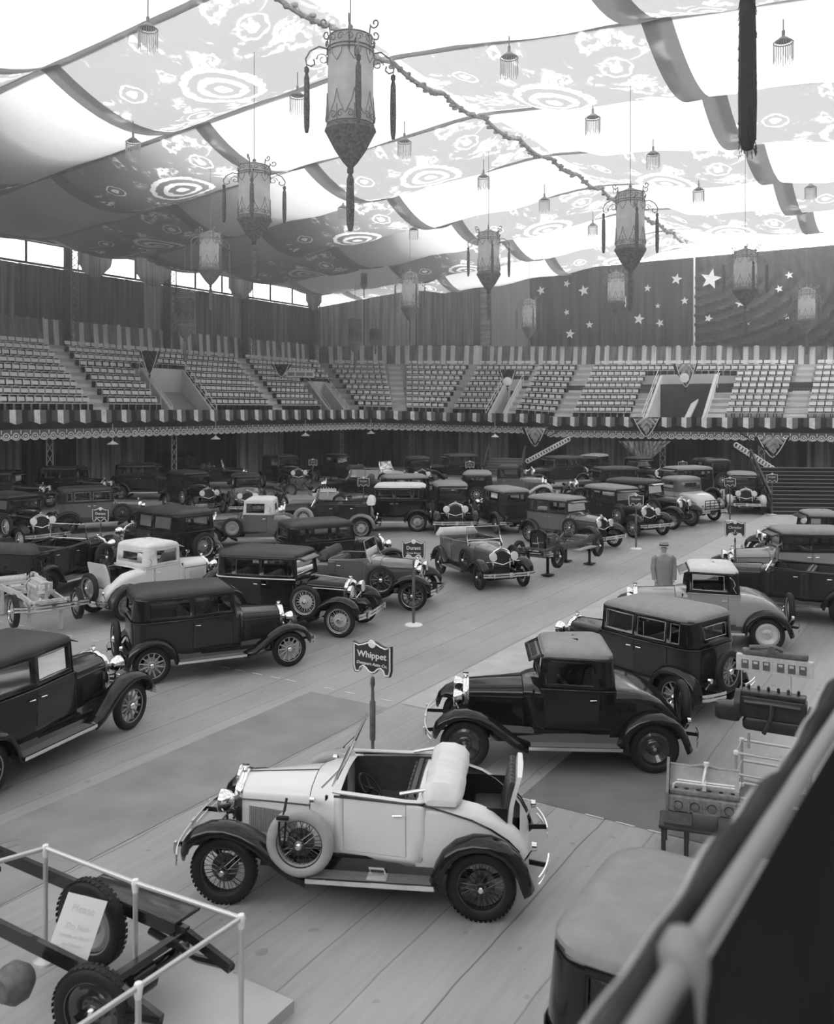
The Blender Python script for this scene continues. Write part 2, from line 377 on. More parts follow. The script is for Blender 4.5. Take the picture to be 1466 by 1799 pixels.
for seg in range(3):
    cuts = sorted(set([0, 1]+[x for p in PORT[seg] for x in p[:2]]+[.25, .5, .75]))
    for a, c in zip(cuts[:-1], cuts[1:]):
        kp = next((p[2] for p in PORT[seg] if p[0] <= (a+c)/2 <= p[1]), 0)
        for k in range(kp, N+1):
            za = S(seg, a, k).z; zc = S(seg, c, k).z; zpa = S(seg, a, k-1).z if k > kp else za-.45; zpc = S(seg, c, k-1).z if k > kp else zc-.45
            b.quad(S(seg, a, k, za), S(seg, c, k, zc), S(seg, c, k+1, zc), S(seg, a, k+1, za)); b.quad(S(seg, a, k, zpa), S(seg, c, k, zpc), S(seg, c, k, zc), S(seg, a, k, za))
    # soffit
    cuts = sorted(set([0, 1]+([x for p in PORT[seg] for x in p[:2]] if seg == 2 else [])))
    for a, c in zip(cuts[:-1], cuts[1:]):
        k0 = next((p[2] for p in PORT[seg] if p[0] <= (a+c)/2 <= p[1]), 0) if seg == 2 else 0
        b.quad(S(seg, a, k0, 3.9+.4*k0), S(seg, c, k0, 3.9+.4*k0), S(seg, c, 11, 8.3), S(seg, a, 11, 8.3))
struct('seating_tiers', b, 'conc', smooth=0)
b = MB()                                              # half steps in the aisles
AIS = [(0, tU(34.95)), (0, tU(50.6)), (1, .49), (2, tV(-27.35)), (2, tV(-10.15)), (2, tV(-22.9)), (2, tV(-31.8))]
for seg, t in AIS:
    for k in range(N):
        p = S(seg, t, k+.75); q = S(seg, t+.001, k+.75); d = (q-p); b.box((p.x, p.y, S(seg, t, k).z+.11), (1.15, .4, .22), rz=math.atan2(d.y, d.x))
struct('aisle_steps', b, 'conc_l', smooth=0)
# entry portals
for seg in (0, 2):
    for n_, (a, c, kp) in enumerate(PORT[seg]):
        b = MB(); zf = zlow(seg, a)-.3; am = lerp(a, c, .0); big = seg == 2 and n_ == 1
        zt_ = S(seg, a, kp).z+.02
        # side walls
        for t in (a, c):
            b.rings([[S(seg, t, 0, zf), S(seg, t, 0, zlow(seg, t)+.35), S(seg, t, kp, zt_+.5), S(seg, t, kp, zf)], [S(seg, t+.004*(1 if t == a else -1), 0, zf), S(seg, t+.004*(1 if t == a else -1), 0, zlow(seg, t)+.35), S(seg, t+.004*(1 if t == a else -1), kp, zt_+.5), S(seg, t+.004*(1 if t == a else -1), kp, zf)]], True, True)
        d0, d1 = (a+(c-a)*.22, a+(c-a)*.92) if big else (a+(c-a)*.30, a+(c-a)*.95)
        if seg == 0: d0, d1 = (a+(c-a)*.12, a+(c-a)*.55)
        zd = zf+2.75 if seg == 2 else zf+2.1
        b.quad(S(seg, a, kp-.1, zf), S(seg, d0, kp-.1, zf), S(seg, d0, kp-.1, zt_+.5), S(seg, a, kp-.1, zt_+.5))
        b.quad(S(seg, d1, kp-.1, zf), S(seg, c, kp-.1, zf), S(seg, c, kp-.1, zt_+.5), S(seg, d1, kp-.1, zt_+.5))
        b.quad(S(seg, d0, kp-.1, zd), S(seg, d1, kp-.1, zd), S(seg, d1, kp-.1, zt_+.5), S(seg, d0, kp-.1, zt_+.5))
        b.quad(S(seg, a, 0, zf), S(seg, c, 0, zf), S(seg, c, kp, zf), S(seg, a, kp, zf))
        struct('entry_portal', b, 'conc_l', smooth=0)
        b = MB(); b.quad(S(seg, d0, kp-.05, zf), S(seg, d1, kp-.05, zf), S(seg, d1, kp-.05, zd+.05), S(seg, d0, kp-.05, zd+.05)); struct('door_%d' % (seg+n_+1), b, 'under', smooth=0)  # black sheet filling the opening; its shade is put into the colour
        if big:
            b = MB(); m_ = (d0+d1)/2; b.bar(S(seg, m_-.006, kp-3, zf), S(seg, m_+.012, kp-.2, zd), .5, .12); struct('trim_9', b, 'white', smooth=0)
        b = MB()
        for t in (a-.003, c+.003):
            for h in (.55, .95): b.tube([S(seg, t, 0, zlow(seg, t)+h-.1), S(seg, t, kp, zt_+h)], .03, 5)
            for k in range(0, kp+1, 2): b.tube([S(seg, t, k), S(seg, t, k, lerp(zlow(seg, t)+.85, zt_+.95, k/kp))], .03, 5)
        ob('stair_handrail', b, 'white', label=['pale pipe handrails beside the left hand entry in the stands', 'thin handrails around the corner entry in the stands', 'pale handrails beside the narrow entry in the far stands', 'pale handrails either side of the wide dark entry at right'][(0 if seg == 0 else 2)+n_], cat='handrail')
# ---- seats
def seat_mesh():
    b = MB(); b.box((0, 0, .42), (.44, .40, .04)); b.box((0, .21, .66), (.44, .03, .24), mx=Matrix.Rotation(R(-10), 3, 'X'))
    for s in (-1, 1): b.box((s*.2, .02, .2), (.03, .34, .40), 1)
    return b
seat_me = seat_mesh().mesh('stadium_seat', 0); seat_me.materials.append(mat('seat_slats', .74, .6, noise=.12, nscale=1)); seat_me.materials.append(M['dark'])
spots = []
for seg in range(3):
    for a, c, k0 in BL[seg]:
        for k in range(k0, N):
            A = S(seg, a, k+.35); B = S(seg, c, k+.35); A.z = S(seg, a, k).z; B.z = S(seg, c, k).z; L_ = (B-A).length; n = int(L_/.52)
            if n < 2: continue
            th = math.atan2(B.y-A.y, B.x-A.x)
            for i in range(n): 
                p = A.lerp(B, (i+.5)/n); px = CX+F*p.x/p.y; py = HZ-(p.z+.4-EYE)*F/p.y
                if -20 < px < 1490 and k > 0: spots.append((p.y-8*(px < 100), p, th))
spots.sort(key=lambda q: q[0])
half = [s_ for s_ in spots if s_[1].x < 0][:200]+[s_ for s_ in spots if s_[1].x > 0][:100]
hs = set(id(s_) for s_ in half)
for s_ in half:
    o = ob('stadium_seat', seat_me, [], loc=s_[1], rz=s_[2], label='pale slatted seat in the nearer blocks of the stands', cat='seat', group='pale seats in the nearer blocks of the stands')
b = MB()
for s_ in spots:
    if id(s_) in hs: continue
    q = Matrix.Rotation(s_[2], 3, 'Z'); p = s_[1]
    b.box(p+Vector((0, 0, .42)), (.44, .40, .04), rz=s_[2]); b.box(p+q @ Vector((0, .21, .66)), (.44, .03, .24), rz=s_[2]); b.box(p+q @ Vector((0, .05, .2)), (.38, .3, .38), 1, rz=s_[2])
ob('stadium_seats', b, [seat_me.materials[0], M['dark']], smooth=0, label='far rows of pale seats filling the rest of the stands', cat='seats', kind='stuff')

# ---- balcony front: striped valance, dark band, lace fringe
M['stripe0'] = cloth_mat('stripe_white', .85, .1); M['stripe1'] = cloth_mat('stripe_grey', .20, .1); M['stripe2'] = cloth_mat('stripe_dark', .035, .1); M['stripe3'] = cloth_mat('stripe_mid', .10, .1)
M['dkcloth'] = cloth_mat('band_dark', .028, .05); M['lace'] = cloth_mat('lace_pale', .80, .1); M['lace_d'] = cloth_mat('lace_ground', .14, .1)
fas = MB(); lace = MB(); band = MB(); rail = MB(); par = MB()
for seg in range(3):
    A = S(seg, 0, 0); B = S(seg, 1, 0); L_ = (Vector((B.x-A.x, B.y-A.y, 0))).length
    nx = Vector((B.y-A.y, -(B.x-A.x), 0)).normalized()     # towards the arena
    n = int(L_/.36)
    def pt(t, z, off=0.0): p = S(seg, t, 0, z); return p+nx*off
    for i in range(n):
        t, t2 = i/n, (i+1)/n; zt0 = ztop(seg, (t+t2)/2); ph = i % 4
        drop = [.72, .80, .72, .62]; zb0 = zt0-[.66, .78, .70, .60][ph]; zb1 = zt0-[.78, .70, .60, .66][ph]
        fas.quad(pt(t, zb0, .10), pt(t2, zb1, .10), pt(t2, zt0, .06), pt(t, zt0, .06), [0, 1, 2, 3][ph])
        band.quad(pt(t, zt0-1.35, .04), pt(t2, zt0-1.35, .04), pt(t2, zt0-.4, .04), pt(t, zt0-.4, .04))
        par.quad(pt(t, zt0-1.3, -.05), pt(t2, zt0-1.3, -.05), pt(t2, zt0+.0, -.05), pt(t, zt0+.0, -.05))
    n = int(L_/.56)
    for i in range(int(n)):
        t = (i+.5)/n; zt0 = ztop(seg, t); p = pt(t, zt0-1.38, .07); dirv = (pt(t+.001, 0)-pt(t-.001, 0)); dirv.z = 0; dirv.normalize(); r_ = .28
        c0 = p; fan = [c0+dirv*r_*math.cos(q)+Vector((0, 0, -.22*math.sin(q))) for q in [math.pi*j/8 for j in range(9)]]
        lace.add([c0+Vector((0, 0, .34))-dirv*r_, c0+Vector((0, 0, .34))+dirv*r_]+fan, [(0, 10, 9, 8, 7, 6, 5, 4, 3, 2, 1)], 1)
        o_ = nx*.012
        lace.tube([c0+o_+dirv*.17*math.cos(q)+Vector((0, 0, .0+.15*math.sin(q))) for q in [math.pi*j/5 for j in range(10)]], .035, 4, 0, loop=True)
        lace.tube([c0+o_+dirv*r_*math.cos(q)+Vector((0, 0, -.22*math.sin(q))) for q in [math.pi*j/6 for j in range(7)]], .03, 4, 0)
        lace.box(c0+o_+Vector((0, 0, .0)), (.09, .09, .09), 0); lace.box(c0+o_+dirv*r_+Vector((0, 0, .2)), (.04, .04, .22), 0)
ob('striped_valance', fas, ['stripe0', 'stripe1', 'stripe2', 'stripe3'], smooth=0, label='striped scalloped cloth valance along the whole balcony front', cat='valance')
ob('dark_banner_band', band, 'dkcloth', smooth=0, label='dark cloth band behind and below the striped balcony valance', cat='bunting')
ob('lace_fringe', lace, ['lace', 'lace_d'], smooth=0, label='pale scalloped fringe of rings hanging under the balcony front', cat='fringe')
struct('trim_1', par, 'under', smooth=0)

# ---- walls
def strip(seg, t0, t1, k, z0, z1, m, name, n=1, off=0, fold=0.0, parent=None, nz=1, freq=30, **kw):
    b = MB()
    A = S(seg, 0, k); B = S(seg, 1, k); nx = Vector((B.y-A.y, -(B.x-A.x), 0)).normalized()
    z0f = z0 if callable(z0) else (lambda t: z0); z1f = z1 if callable(z1) else (lambda t: z1)
    L_ = (B-A).length
    def fn(i, j):
        t = lerp(t0, t1, i); z = lerp(z0f(t), z1f(t), j); p = S(seg, t, k, z)
        return p+nx*(off+fold*math.sin(t*L_*freq/6)*(1-.3*j)+fold*.6*math.sin(t*L_*freq/2.3+1))
    b.grid(fn, n, nz)
    return ob(name, b, m, parent, smooth=60, **kw)
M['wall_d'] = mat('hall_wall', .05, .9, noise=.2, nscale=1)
zsill = [lambda t: 14.5, lambda t: lerp(14.6, 17.0, t), lambda t: 17.2]
wn = ['wall_left', 'wall_corner', 'wall_back']
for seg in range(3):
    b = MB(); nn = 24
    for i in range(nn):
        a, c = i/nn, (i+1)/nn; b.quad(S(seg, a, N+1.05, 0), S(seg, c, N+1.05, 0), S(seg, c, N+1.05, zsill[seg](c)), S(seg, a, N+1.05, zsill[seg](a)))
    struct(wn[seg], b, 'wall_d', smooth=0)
b = MB(); b.quad(W(-22, 14, 0), W(80, 14, 0), W(80, 14, 19), W(-22, 14, 19)); struct('wall_right', b, 'conc', smooth=0)
b = MB(); b.quad(W(-22, 14, 0), W(-22, -53, 0), W(-22, -53, 17), W(-22, 14, 17)); b.quad(W(-22, -53, 0), W(14, -53, 0), W(14, -53, 17), W(-22, -53, 17)); struct('wall_near', b, 'wall_d', smooth=0)
# lower back wall under the balcony
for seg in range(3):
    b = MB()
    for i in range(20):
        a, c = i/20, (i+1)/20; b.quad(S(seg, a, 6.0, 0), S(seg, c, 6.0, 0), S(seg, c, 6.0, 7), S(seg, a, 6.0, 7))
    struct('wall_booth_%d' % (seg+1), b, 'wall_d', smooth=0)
def curtain_mat(name, g, g2, sc_=4.0, horiz=False, trans=.25):
    if name in MATS: return MATS[name]
    m = bpy.data.materials.new(name); m.use_nodes = True; nt = m.node_tree; nt.nodes.clear(); L = nt.links.new
    out = nt.nodes.new('ShaderNodeOutputMaterial'); mix = nt.nodes.new('ShaderNodeMixShader'); mix.inputs[0].default_value = trans
    d = nt.nodes.new('ShaderNodeBsdfDiffuse'); t = nt.nodes.new('ShaderNodeBsdfTranslucent'); tc = nt.nodes.new('ShaderNodeTexCoord')
    mp = nt.nodes.new('ShaderNodeMapping'); mp.inputs['Scale'].default_value = (1, 1, .04) if not horiz else (.08, .08, 1); L(tc.outputs['Object'], mp.inputs[0])
    n = nt.nodes.new('ShaderNodeTexNoise'); n.inputs['Scale'].default_value = sc_; n.inputs['Detail'].default_value = 5; L(mp.outputs[0], n.inputs['Vector'])
    r_ = nt.nodes.new('ShaderNodeValToRGB'); r_.color_ramp.elements[0].position = .38; r_.color_ramp.elements[1].position = .62
    r_.color_ramp.elements[0].color = (g, g, g, 1); r_.color_ramp.elements[1].color = (g2, g2, g2, 1); L(n.outputs['Fac'], r_.inputs[0])
    L(r_.outputs[0], d.inputs[0]); L(r_.outputs[0], t.inputs[0]); L(d.outputs[0], mix.inputs[1]); L(t.outputs[0], mix.inputs[2]); L(mix.outputs[0], out.inputs[0])
    MATS[name] = m; return m
M['cu_dark'] = curtain_mat('curtain_dark', .03, .09); M['cu_mid'] = curtain_mat('curtain_mid', .09, .26); M['cu_light'] = curtain_mat('curtain_light', .2, .5)
M['cu_h'] = curtain_mat('curtain_banded', .14, .34, 5, True); M['cu_star'] = curtain_mat('curtain_star', .045, .08, 3); M['cu_val0'] = curtain_mat('val_light', .65, .85, 4); M['cu_val1'] = curtain_mat('val_grey', .15, .24, 4); M['cu_booth'] = curtain_mat('booth_drape', .07, .26, 3, trans=.05)
# upper valance band, vertical stripes of three greys
fas = MB()
for seg in range(3):
    L_ = [52, 14.7, 48][seg]; n = int(L_/.40); zt_ = [lambda t: 11.1, lambda t: lerp(11.1, 10.84, t), lambda t: lerp(10.84, 9.04, t)][seg]
    for i in range(n):
        t, t2 = i/n, (i+1)/n; mi = 0 if i % 5 in (0, 3) else (1 if i % 5 in (1, 4) else 2)
        if seg == 0 and t < .50 and mi == 0 and random.random() < .8: mi = 1  # left stripes greyed; the sunlit look further along is put into stripe colour
        A = S(seg, t, N+.6, zup(seg, t)); B = S(seg, t2, N+.6, zup(seg, t2)); C = S(seg, t2, N+.9, zt_(t2)); D = S(seg, t, N+.9, zt_(t)); tm = (t+t2)/2
        fas.add([A, B, C, S(seg, tm, N+.9, zt_(tm)+(.08 if mi == 0 else 0)), D], [(0, 1, 2, 3, 4)], mi)
ob('striped_backdrop', fas, ['cu_val0', 'cu_val1', 'cu_mid'], smooth=0, label='tall striped cloth band hung behind the top row of seats', cat='bunting')
# curtains on the left wall, bay by bay
tl = lambda u: (u-14)/52.0
lay = [(22, 30.2, 'cu_mid'), (30.5, 35.2, 'cu_mid'), (35.4, 39.0, 'cu_dark'), (39.5, 45.6, 'cu_dark'), (45.7, 47.8, 'cu_light'), (48.2, 51.0, 'cu_light'), (51.1, 54.6, 'cu_mid'), (54.7, 56.4, 'cu_light'), (56.9, 60.0, 'cu_dark'), (60.1, 62.2, 'cu_mid'), (62.3, 65.4, 'cu_dark')]
names = ['grey pleated', 'grey pleated', 'dark pleated', 'wide black patterned', 'pale narrow', 'pale sheer', 'grey pinstriped', 'pale narrow', 'dark heavy', 'grey thin', 'dark pleated']
for (u0, u1, m_), nm in zip(lay, names):
    strip(0, tl(u0), tl(u1), N+.85, 11.05, 14.5, m_, 'wall_curtain', n=int((u1-u0)*10), fold=.05, freq=30, label='%s curtain high on the left wall, %s' % (nm, 'at the very frame edge' if u1 < 31 else 'left of the first lattice column' if u1 < 36 else 'between %s' % ('first and second columns' if u1 < 48 else ('second and third columns' if u1 < 57 else 'third column and corner'))), cat='curtain')
for k, u in enumerate((30.3, 39.2, 48.0, 56.6, 65.7)):
    b = MB()
    for s in (-1, 1): b.tube([W(u+s*.28, -51.2, 9.3), W(u+s*.28, -51.2, 16)], .05, 5)
    for i in range(13): z = 9.5+i*.5; b.tube([W(u-.28, -51.2, z), W(u+.28, -51.2, z+.5)], .03, 4); b.tube([W(u+.28, -51.2, z), W(u-.28, -51.2, z+.5)], .03, 4)
    b.box(W(u, -51.9, 12.6), (.5, .3, 6.8), 1, rz=HALL)
    ob('lattice_column', b, ['iron', 'under'], label='open lattice steel column, %s on the upper left wall' % ['beyond the frame edge', 'beside the wide black curtain', 'between the pale curtains', 'before the dark heavy curtain', 'at the hall corner'][k], cat='column')
b = MB()
for u in [24+i*2.97 for i in range(15)]: b.tube([W(u, -51.7, 14.5), W(u, -51.7, 16.2)], .09, 5)
b.tube([W(14, -51.6, 14.5), W(66, -51.6, 14.5)], .09, 6); b.tube([W(14, -51.6, 16.1), W(66, -51.6, 16.1)], .12, 6)
ob('window_1', b, 'under', kind='structure')
uL = lambda p: (43.45+26.7*((p-CX)/F))/(.524-.852*((p-CX)/F))
for a_, c_, nm in ((135, 198, 'right of the widest window opening'), (236, 303, 'before the second lattice column'), (400, 445, 'behind the white-panelled lantern'), (536, 566, 'at the hall corner')):
    b = MB(); ua, ub = uL(a_), uL(c_)
    b.grid(lambda i, j, ua=ua, ub=ub: W(lerp(ua, ub, i), -50.9+.08*math.sin(i*30), 16.2-(.4+1.75*math.sin(math.pi*min(1, .12+.88*i))**.6)*j), 30, 6)
    ob('window_swag', b, 'cu_mid', label='dark cloth swag drooping over the high left windows, '+nm, cat='swag')
# corner and back wall curtains
for a, c, m_, nm in ((.02, .30, 'cu_light', 'pale pleated curtain hung left in the hall corner'), (.31, .62, 'cu_light', 'pale pinstriped curtain in the middle of the hall corner'), (.63, .97, 'cu_mid', 'grey curtain hung right in the hall corner')):
    strip(1, a, c, N+.8, lambda t: 10.95, zsill[1], m_, 'wall_curtain', n=40, fold=.05, label=nm, cat='curtain')
sw = lambda p: ((61.6*((p-CX)/F)-37.9)/(.852+.524*((p-CX)/F))+38)/48.0
ztv = lambda t: lerp(10.8, 9.0, t)
strip(2, .005, sw(860), N+.8, ztv, 17.1, 'cu_h', 'wall_curtain', n=30, fold=.05, label='pale horizontally banded curtain on the back wall beside the corner', cat='curtain')
strip(2, sw(862), sw(930), N+.8, ztv, 17.2, mat('plain_drape', .22, .8, noise=.1), 'wall_curtain', n=30, fold=.03, label='smooth plain grey curtain left of the dark star curtains', cat='curtain')
def star(b, p, ax, r_, rot):
    pts = []
    for i in range(10):
        a = rot+math.pi*i/5; rr = r_ if i % 2 == 0 else r_*.42; pts.append(p+ax*rr*math.sin(a)+Vector((0, 0, rr*math.cos(a))))
    nrm = ax.cross(Vector((0, 0, 1)))*-.03; b.add(pts+[p+nrm], [(i, (i+1) % 10, 10) for i in range(10)])
st = {0: [(997, 499, 14), (1027, 511, 20), (952, 511, 16), (997, 549, 12), (1037, 571, 14), (1003, 587, 18), (1098, 530, 22), (1124, 561, 20), (1139, 507, 13), (1190, 491, 20), (1204, 529, 14), (1157, 538, 10), (1161, 568, 15)],
      1: [(1250, 491, 36), (1301, 533, 16), (1246, 560, 15), (1315, 567, 11), (1384, 557, 11), (1370, 508, 14), (1388, 484, 14)]}
for q, (p0, p1, nm) in enumerate(((931, 1219, 'dark star curtain hanging in vertical folds, left of the seam'), (1221, 1500, 'dark star curtain swept into diagonal folds at right'))):
    t0, t1 = sw(p0), sw(p1); b = MB()
    A = S(2, t0, N+.8); B = S(2, t1, N+.8); dv = (B-A); dv.z = 0; dv.normalize(); nx = Vector((dv.y, -dv.x, 0))
    def fn(i, j):
        t = lerp(t0, t1, i); p = S(2, t, N+.8, lerp(ztv(t), 17.2, j))
        if q == 0: f = .12*math.sin(i*95+1.5*math.sin(i*17))*(1-j*.6)+.04*math.sin(i*210)*(1-j)
        else:
            rr = math.hypot(i*1.15-.0, (1-j)*.0+(j-1.0)*1.0); f = .38*math.sin(rr*60+1.5*math.sin(i*6))*max(0, 1-abs(j-.35+i*.25)*1.6)+.04*math.sin(i*90+j*25)
        return p+nx*f
    b.grid(fn, 190, 40); o = ob('star_curtain', b, 'cu_star', label=nm, cat='curtain')
    for (sx, sy, sz) in st[q]:
        t = sw(sx); p = S(2, t, N+.8); Yp = p.y; p.z = EYE-(sy-HZ)*Yp/F; b = MB(); star(b, p+nx*.25, dv, sz*.5*Yp/F*1.05, random.uniform(-.4, .4)); ob('star', b, 'white', o, smooth=0)
b = MB(); p = S(2, sw(1220), N+.7); b.tube([Vector((p.x, p.y, z)) for z in (10, 12, 15, 17.2)], .08, 6); ob('curtain_tape', b, 'white', label='thin white tape down the seam of the star curtains', cat='tape')

# ---- booths below the balcony: drapes, lattice posts, lamps
k_ = 0
M['cu_bd'] = curtain_mat('booth_black', .012, .04, 3, trans=.05); M['cu_bm'] = curtain_mat('booth_grey', .04, .10, 3, trans=.05)
BD = [(0, tU(26), tU(31), 'cu_booth', 'streaked grey drape'), (0, tU(31.4), tU(34.5), 'cu_bd', 'black panelled drape'), (0, tU(34.5), tU(39.6), 'cu_booth', 'painted pale drape'), (0, tU(40.6), tU(47.5), 'cu_bd', 'dim patterned drape'), (0, tU(48), tU(53), 'cu_booth', 'grey slatted drape'), (0, tU(53), tU(59), 'cu_bd', 'black drape'),
      (1, .05, .45, 'cu_bd', 'dark drape'), (1, .5, .95, 'cu_bm', 'banded drape'), (2, .0, .1, 'cu_booth', 'mottled drape'), (2, .11, .2, 'cu_bd', 'black drape'), (2, .21, .32, 'cu_booth', 'scenic drape'), (2, .33, .45, 'cu_bd', 'arched dark drape'), (2, .46, .58, 'cu_bm', 'pleated drape'), (2, .59, .78, 'cu_booth', 'mottled drape')]
wh = ['leftmost in the booths', 'second booth from the left', 'behind the parked sedans at left', 'beyond the second lattice post', 'behind the black hearse-like sedan', 'left of the hall corner', 'left half of the corner booth', 'right half of the corner booth', 'behind the small centre stair', 'right of the small centre stair', 'left of the tied fan drape', 'behind the tied fan drape', 'right of the tied fan drape', 'behind the wide right stair']
for (seg, a, c, m_, nm), wq in zip(BD, wh): strip(seg, a, c, 4.6, 0.02, 3.9, m_, 'booth_drape', n=40, fold=.06, label='%s under the balcony, %s' % (nm, wq), cat='drape')
PS = [(0, tU(31.2)), (0, tU(40.2)), (0, tU(49.2)), (0, tU(58)), (1, .62), (2, .12), (2, tV(-24.5)), (2, tV(-19.3)), (2, tV(-12.3))]
for n_, (seg, t) in enumerate(PS):
    p = S(seg, t, .6, 0); b = MB(); q = S(seg, t+.002, .6, 0)-p; q.normalize()
    for s in (-1, 1): b.tube([p+q*s*.2, p+q*s*.2+Vector((0, 0, 3.9))], .035, 4)
    for i in range(6):
        z = .2+i*.6; b.tube([p-q*.2+Vector((0, 0, z)), p+q*.2+Vector((0, 0, z+.6))], .03, 4); b.tube([p+q*.2+Vector((0, 0, z)), p-q*.2+Vector((0, 0, z+.6))], .03, 4)
    ob('lattice_post', b, 'pale_roof' if n_ in (0, 1, 7, 8) else 'iron', label='slim crossed lattice post under the balcony, %s' % ['at the far left', 'second from the left', 'third from the left', 'left of the corner', 'in the corner', 'behind the small stair', 'left of the fan drape', 'right of the fan drape', 'near the wide stair'][n_], cat='post')
for n_, (px, py) in enumerate(((198, 781), (379, 772), (537, 766), (652, 762), (870, 768))):
    b = MB(); Y = [52, 58, 66, 72, 72][n_]; c = P(px, py, Y)
    b.lathe([(.03, .25), (.06, .2), (.34, .02), (.30, .0), (0, .03)], n=14); b.tube([(0, 0, .2), (0, 0, 1.2)], .015, 4)
    ob('pendant_lamp', b, 'white', loc=c, label='small white saucer lamp under the balcony, %s' % ['leftmost', 'second from left', 'third from left', 'fourth from left', 'right of the corner'][n_], cat='lamp')
b = MB(); pa, pb = P(134, 783, 53.5), P(190, 812, 58); b.box((0, 0, 0), ((pb-pa).length*.9, .05, 1.1)); o = ob('painted_panel', b, mat('painted_panel', .55, .7, noise=.4, nscale=2), loc=(P(158, 797, 56)), rz=HALL, smooth=0, label='pale painted panel hung high in the left booth behind the parked sedans', cat='panel')
# ---- swags and banners
M['swag'] = cloth_mat('swag_satin', .45, .05, .4, 2.0); M['swag_d'] = cloth_mat('swag_border', .025, .05); M['fan'] = curtain_mat('fan_drape', .10, .45, 5)
def swag(px0, px1, py0, py1, Y, label, m1='swag', rings=5):
    c = P((px0+px1)/2, py0, Y); w_ = (px1-px0)*Y/F; h = (py1-py0)*Y/F; e = empty('swag_drape', c, 0, label=label, cat='swag')
    for nm, sc_, m_, off in (('border', 1.0, 'swag_d', 0), ('swag_cloth', .80, m1, -.10)):
        b = MB()
        def fn(i, j):
            y = j**1.0; half = w_/2*sc_*(1-y**1.7*.98); x = (i*2-1)*half; fold = .09*math.sin((y*(h)+(1-abs(i*2-1))*h*.55)*14/h*1.6)
            return Vector((x, off+(fold if off else 0)-.15*math.sin(math.pi*i), -h*sc_*y*(1-.35*abs(i*2-1)**2)))
        b.grid(fn, 24, 30); ob(nm, b, m_, e)
    b = MB(); b.tube([fn(i/20, 1.0)*0+Vector(((i/10-1)*w_/2*.80*1.0*(1 if 0 else 1), -.14, -h*.80*(1-abs(i/10-1)**1.5))) for i in range(21)], .035, 5); ob('swag_trim', b, 'lace', e)
swag(1108, 1162, 735, 775, 65.5, 'large satin swag on the balcony front above the tied fan drape')
swag(918, 962, 752, 792, 70, 'pointed satin swag hung below the balcony by the small stair')
swag(1325, 1388, 768, 812, 58, 'satin swag hanging beside the wide right stair')
swag(246, 282, 617, 668, 59, 'dark pointed banner over the left entry in the stands', 'swag_d')
swag(876, 908, 650, 690, 73.5, 'dark pointed banner with pale centre over the narrow far entry', 'swag_d')
swag(1183, 1226, 640, 690, 66.5, 'grey pointed banner with pale emblem over the wide right entry')
swag(478, 512, 640, 668, 71, 'small dark banner above the corner entry in the stands', 'swag_d')
for k_, (px, py, Y) in enumerate(((892, 670, 73.2), (1203, 664, 66.2))):
    b = MB(); b.lathe([(0, -.03), (.30, -.02), (.36, 0)], ax='y', n=14); ob('emblem', b, 'white', loc=P(px, py, Y-.25), label=['round pale emblem on the pointed banner over the narrow far entry', 'round pale emblem on the banner over the wide right entry'][k_], cat='emblem')
b = MB(); c = P(1133, 775, 65.3); tip = P(1132, 815, 65.0); w_ = 92*65/F
def fan(i, j): x = (i*2-1)*w_/2; top = Vector((c.x+x, c.y+.1*math.sin(i*60), c.z)); p = top.lerp(tip+Vector(((i-.5)*.25, 0, 0)), j); return p+Vector((0, .08*math.sin(i*75)*(1-j*.7), 0))
b.grid(fan, 60, 10); o = ob('fan_drape', b, 'fan', label='pale pleated drape gathered to a point under the large swag', cat='drape')
b = MB(); b.lathe([(.12, 0), (.16, -.2), (.08, -.3), (.2, -.9), (.22, -1.3), (0, -1.35)], c=tip, n=10); ob('drape_tail', b, 'fan', o)
# white paper sign in the stands
b = MB(); b.box((0, 0, 0), (44*80/F, .05, .55)); o = ob('paper_banner', b, 'white', loc=P(528, 657, 73), rz=.25, smooth=0, label='white framed paper banner with grey panels on the corner stands rail', cat='banner')
for x_, w_ in ((-.75, .55), (.0, .75), (.75, .55)): ob('banner_panel', (lambda b: (b.box((x_, -.03, -.02), (w_, .02, .3)), b)[1])(MB()), 'pale_roof', o, smooth=0)

# ---- stairs
def stair(name, p0, wid, n, run, rise, th, label, m='conc'):
    e = empty(name, p0, th, label=label, cat='stairs'); b = MB()
    for i in range(n): b.box((0, run*(i+.5)+(n-i)*0, rise*(i+.5)), (wid, run, rise), 0); b.box((0, run*(n)/2+run*i/2, rise*i+rise/2), (wid, run*(n-i), rise), 0)
    ob('steps', b, m, e, smooth=0)
    b = MB()
    for i in range(n): b.box((0, run*i+.02, rise*(i+1)-.01), (wid, .07, .035))
    ob('step_nosing', b, 'grey', e, smooth=0)
    for s in (-1, 1):
        b = MB(); H = n*rise; D = n*run
        b.bar((s*wid/2, -.1, .9), (s*wid/2, D, H+.9), .10, .12); b.bar((s*wid/2, -.1, .45), (s*wid/2, D, H+.45), .06, .10)
        for i in range(0, n+1, 2): b.box((s*wid/2, i*run, i*rise+.45), (.08, .08, .9))
        ob('stair_rail', b, 'leather_roof', e, smooth=0)
    return e
stair('wide_stair', G(1425, 905)+Vector((.7, 0, 0)), 5.0, 12, .30, .17, -.10, 'wide staircase with pale nosings at the right edge', 'char')
stair('small_stair', P(883, 840, 64), 2.7, 7, .32, .19, -.25, 'small staircase up to the balcony between the centre cars', 'mid')
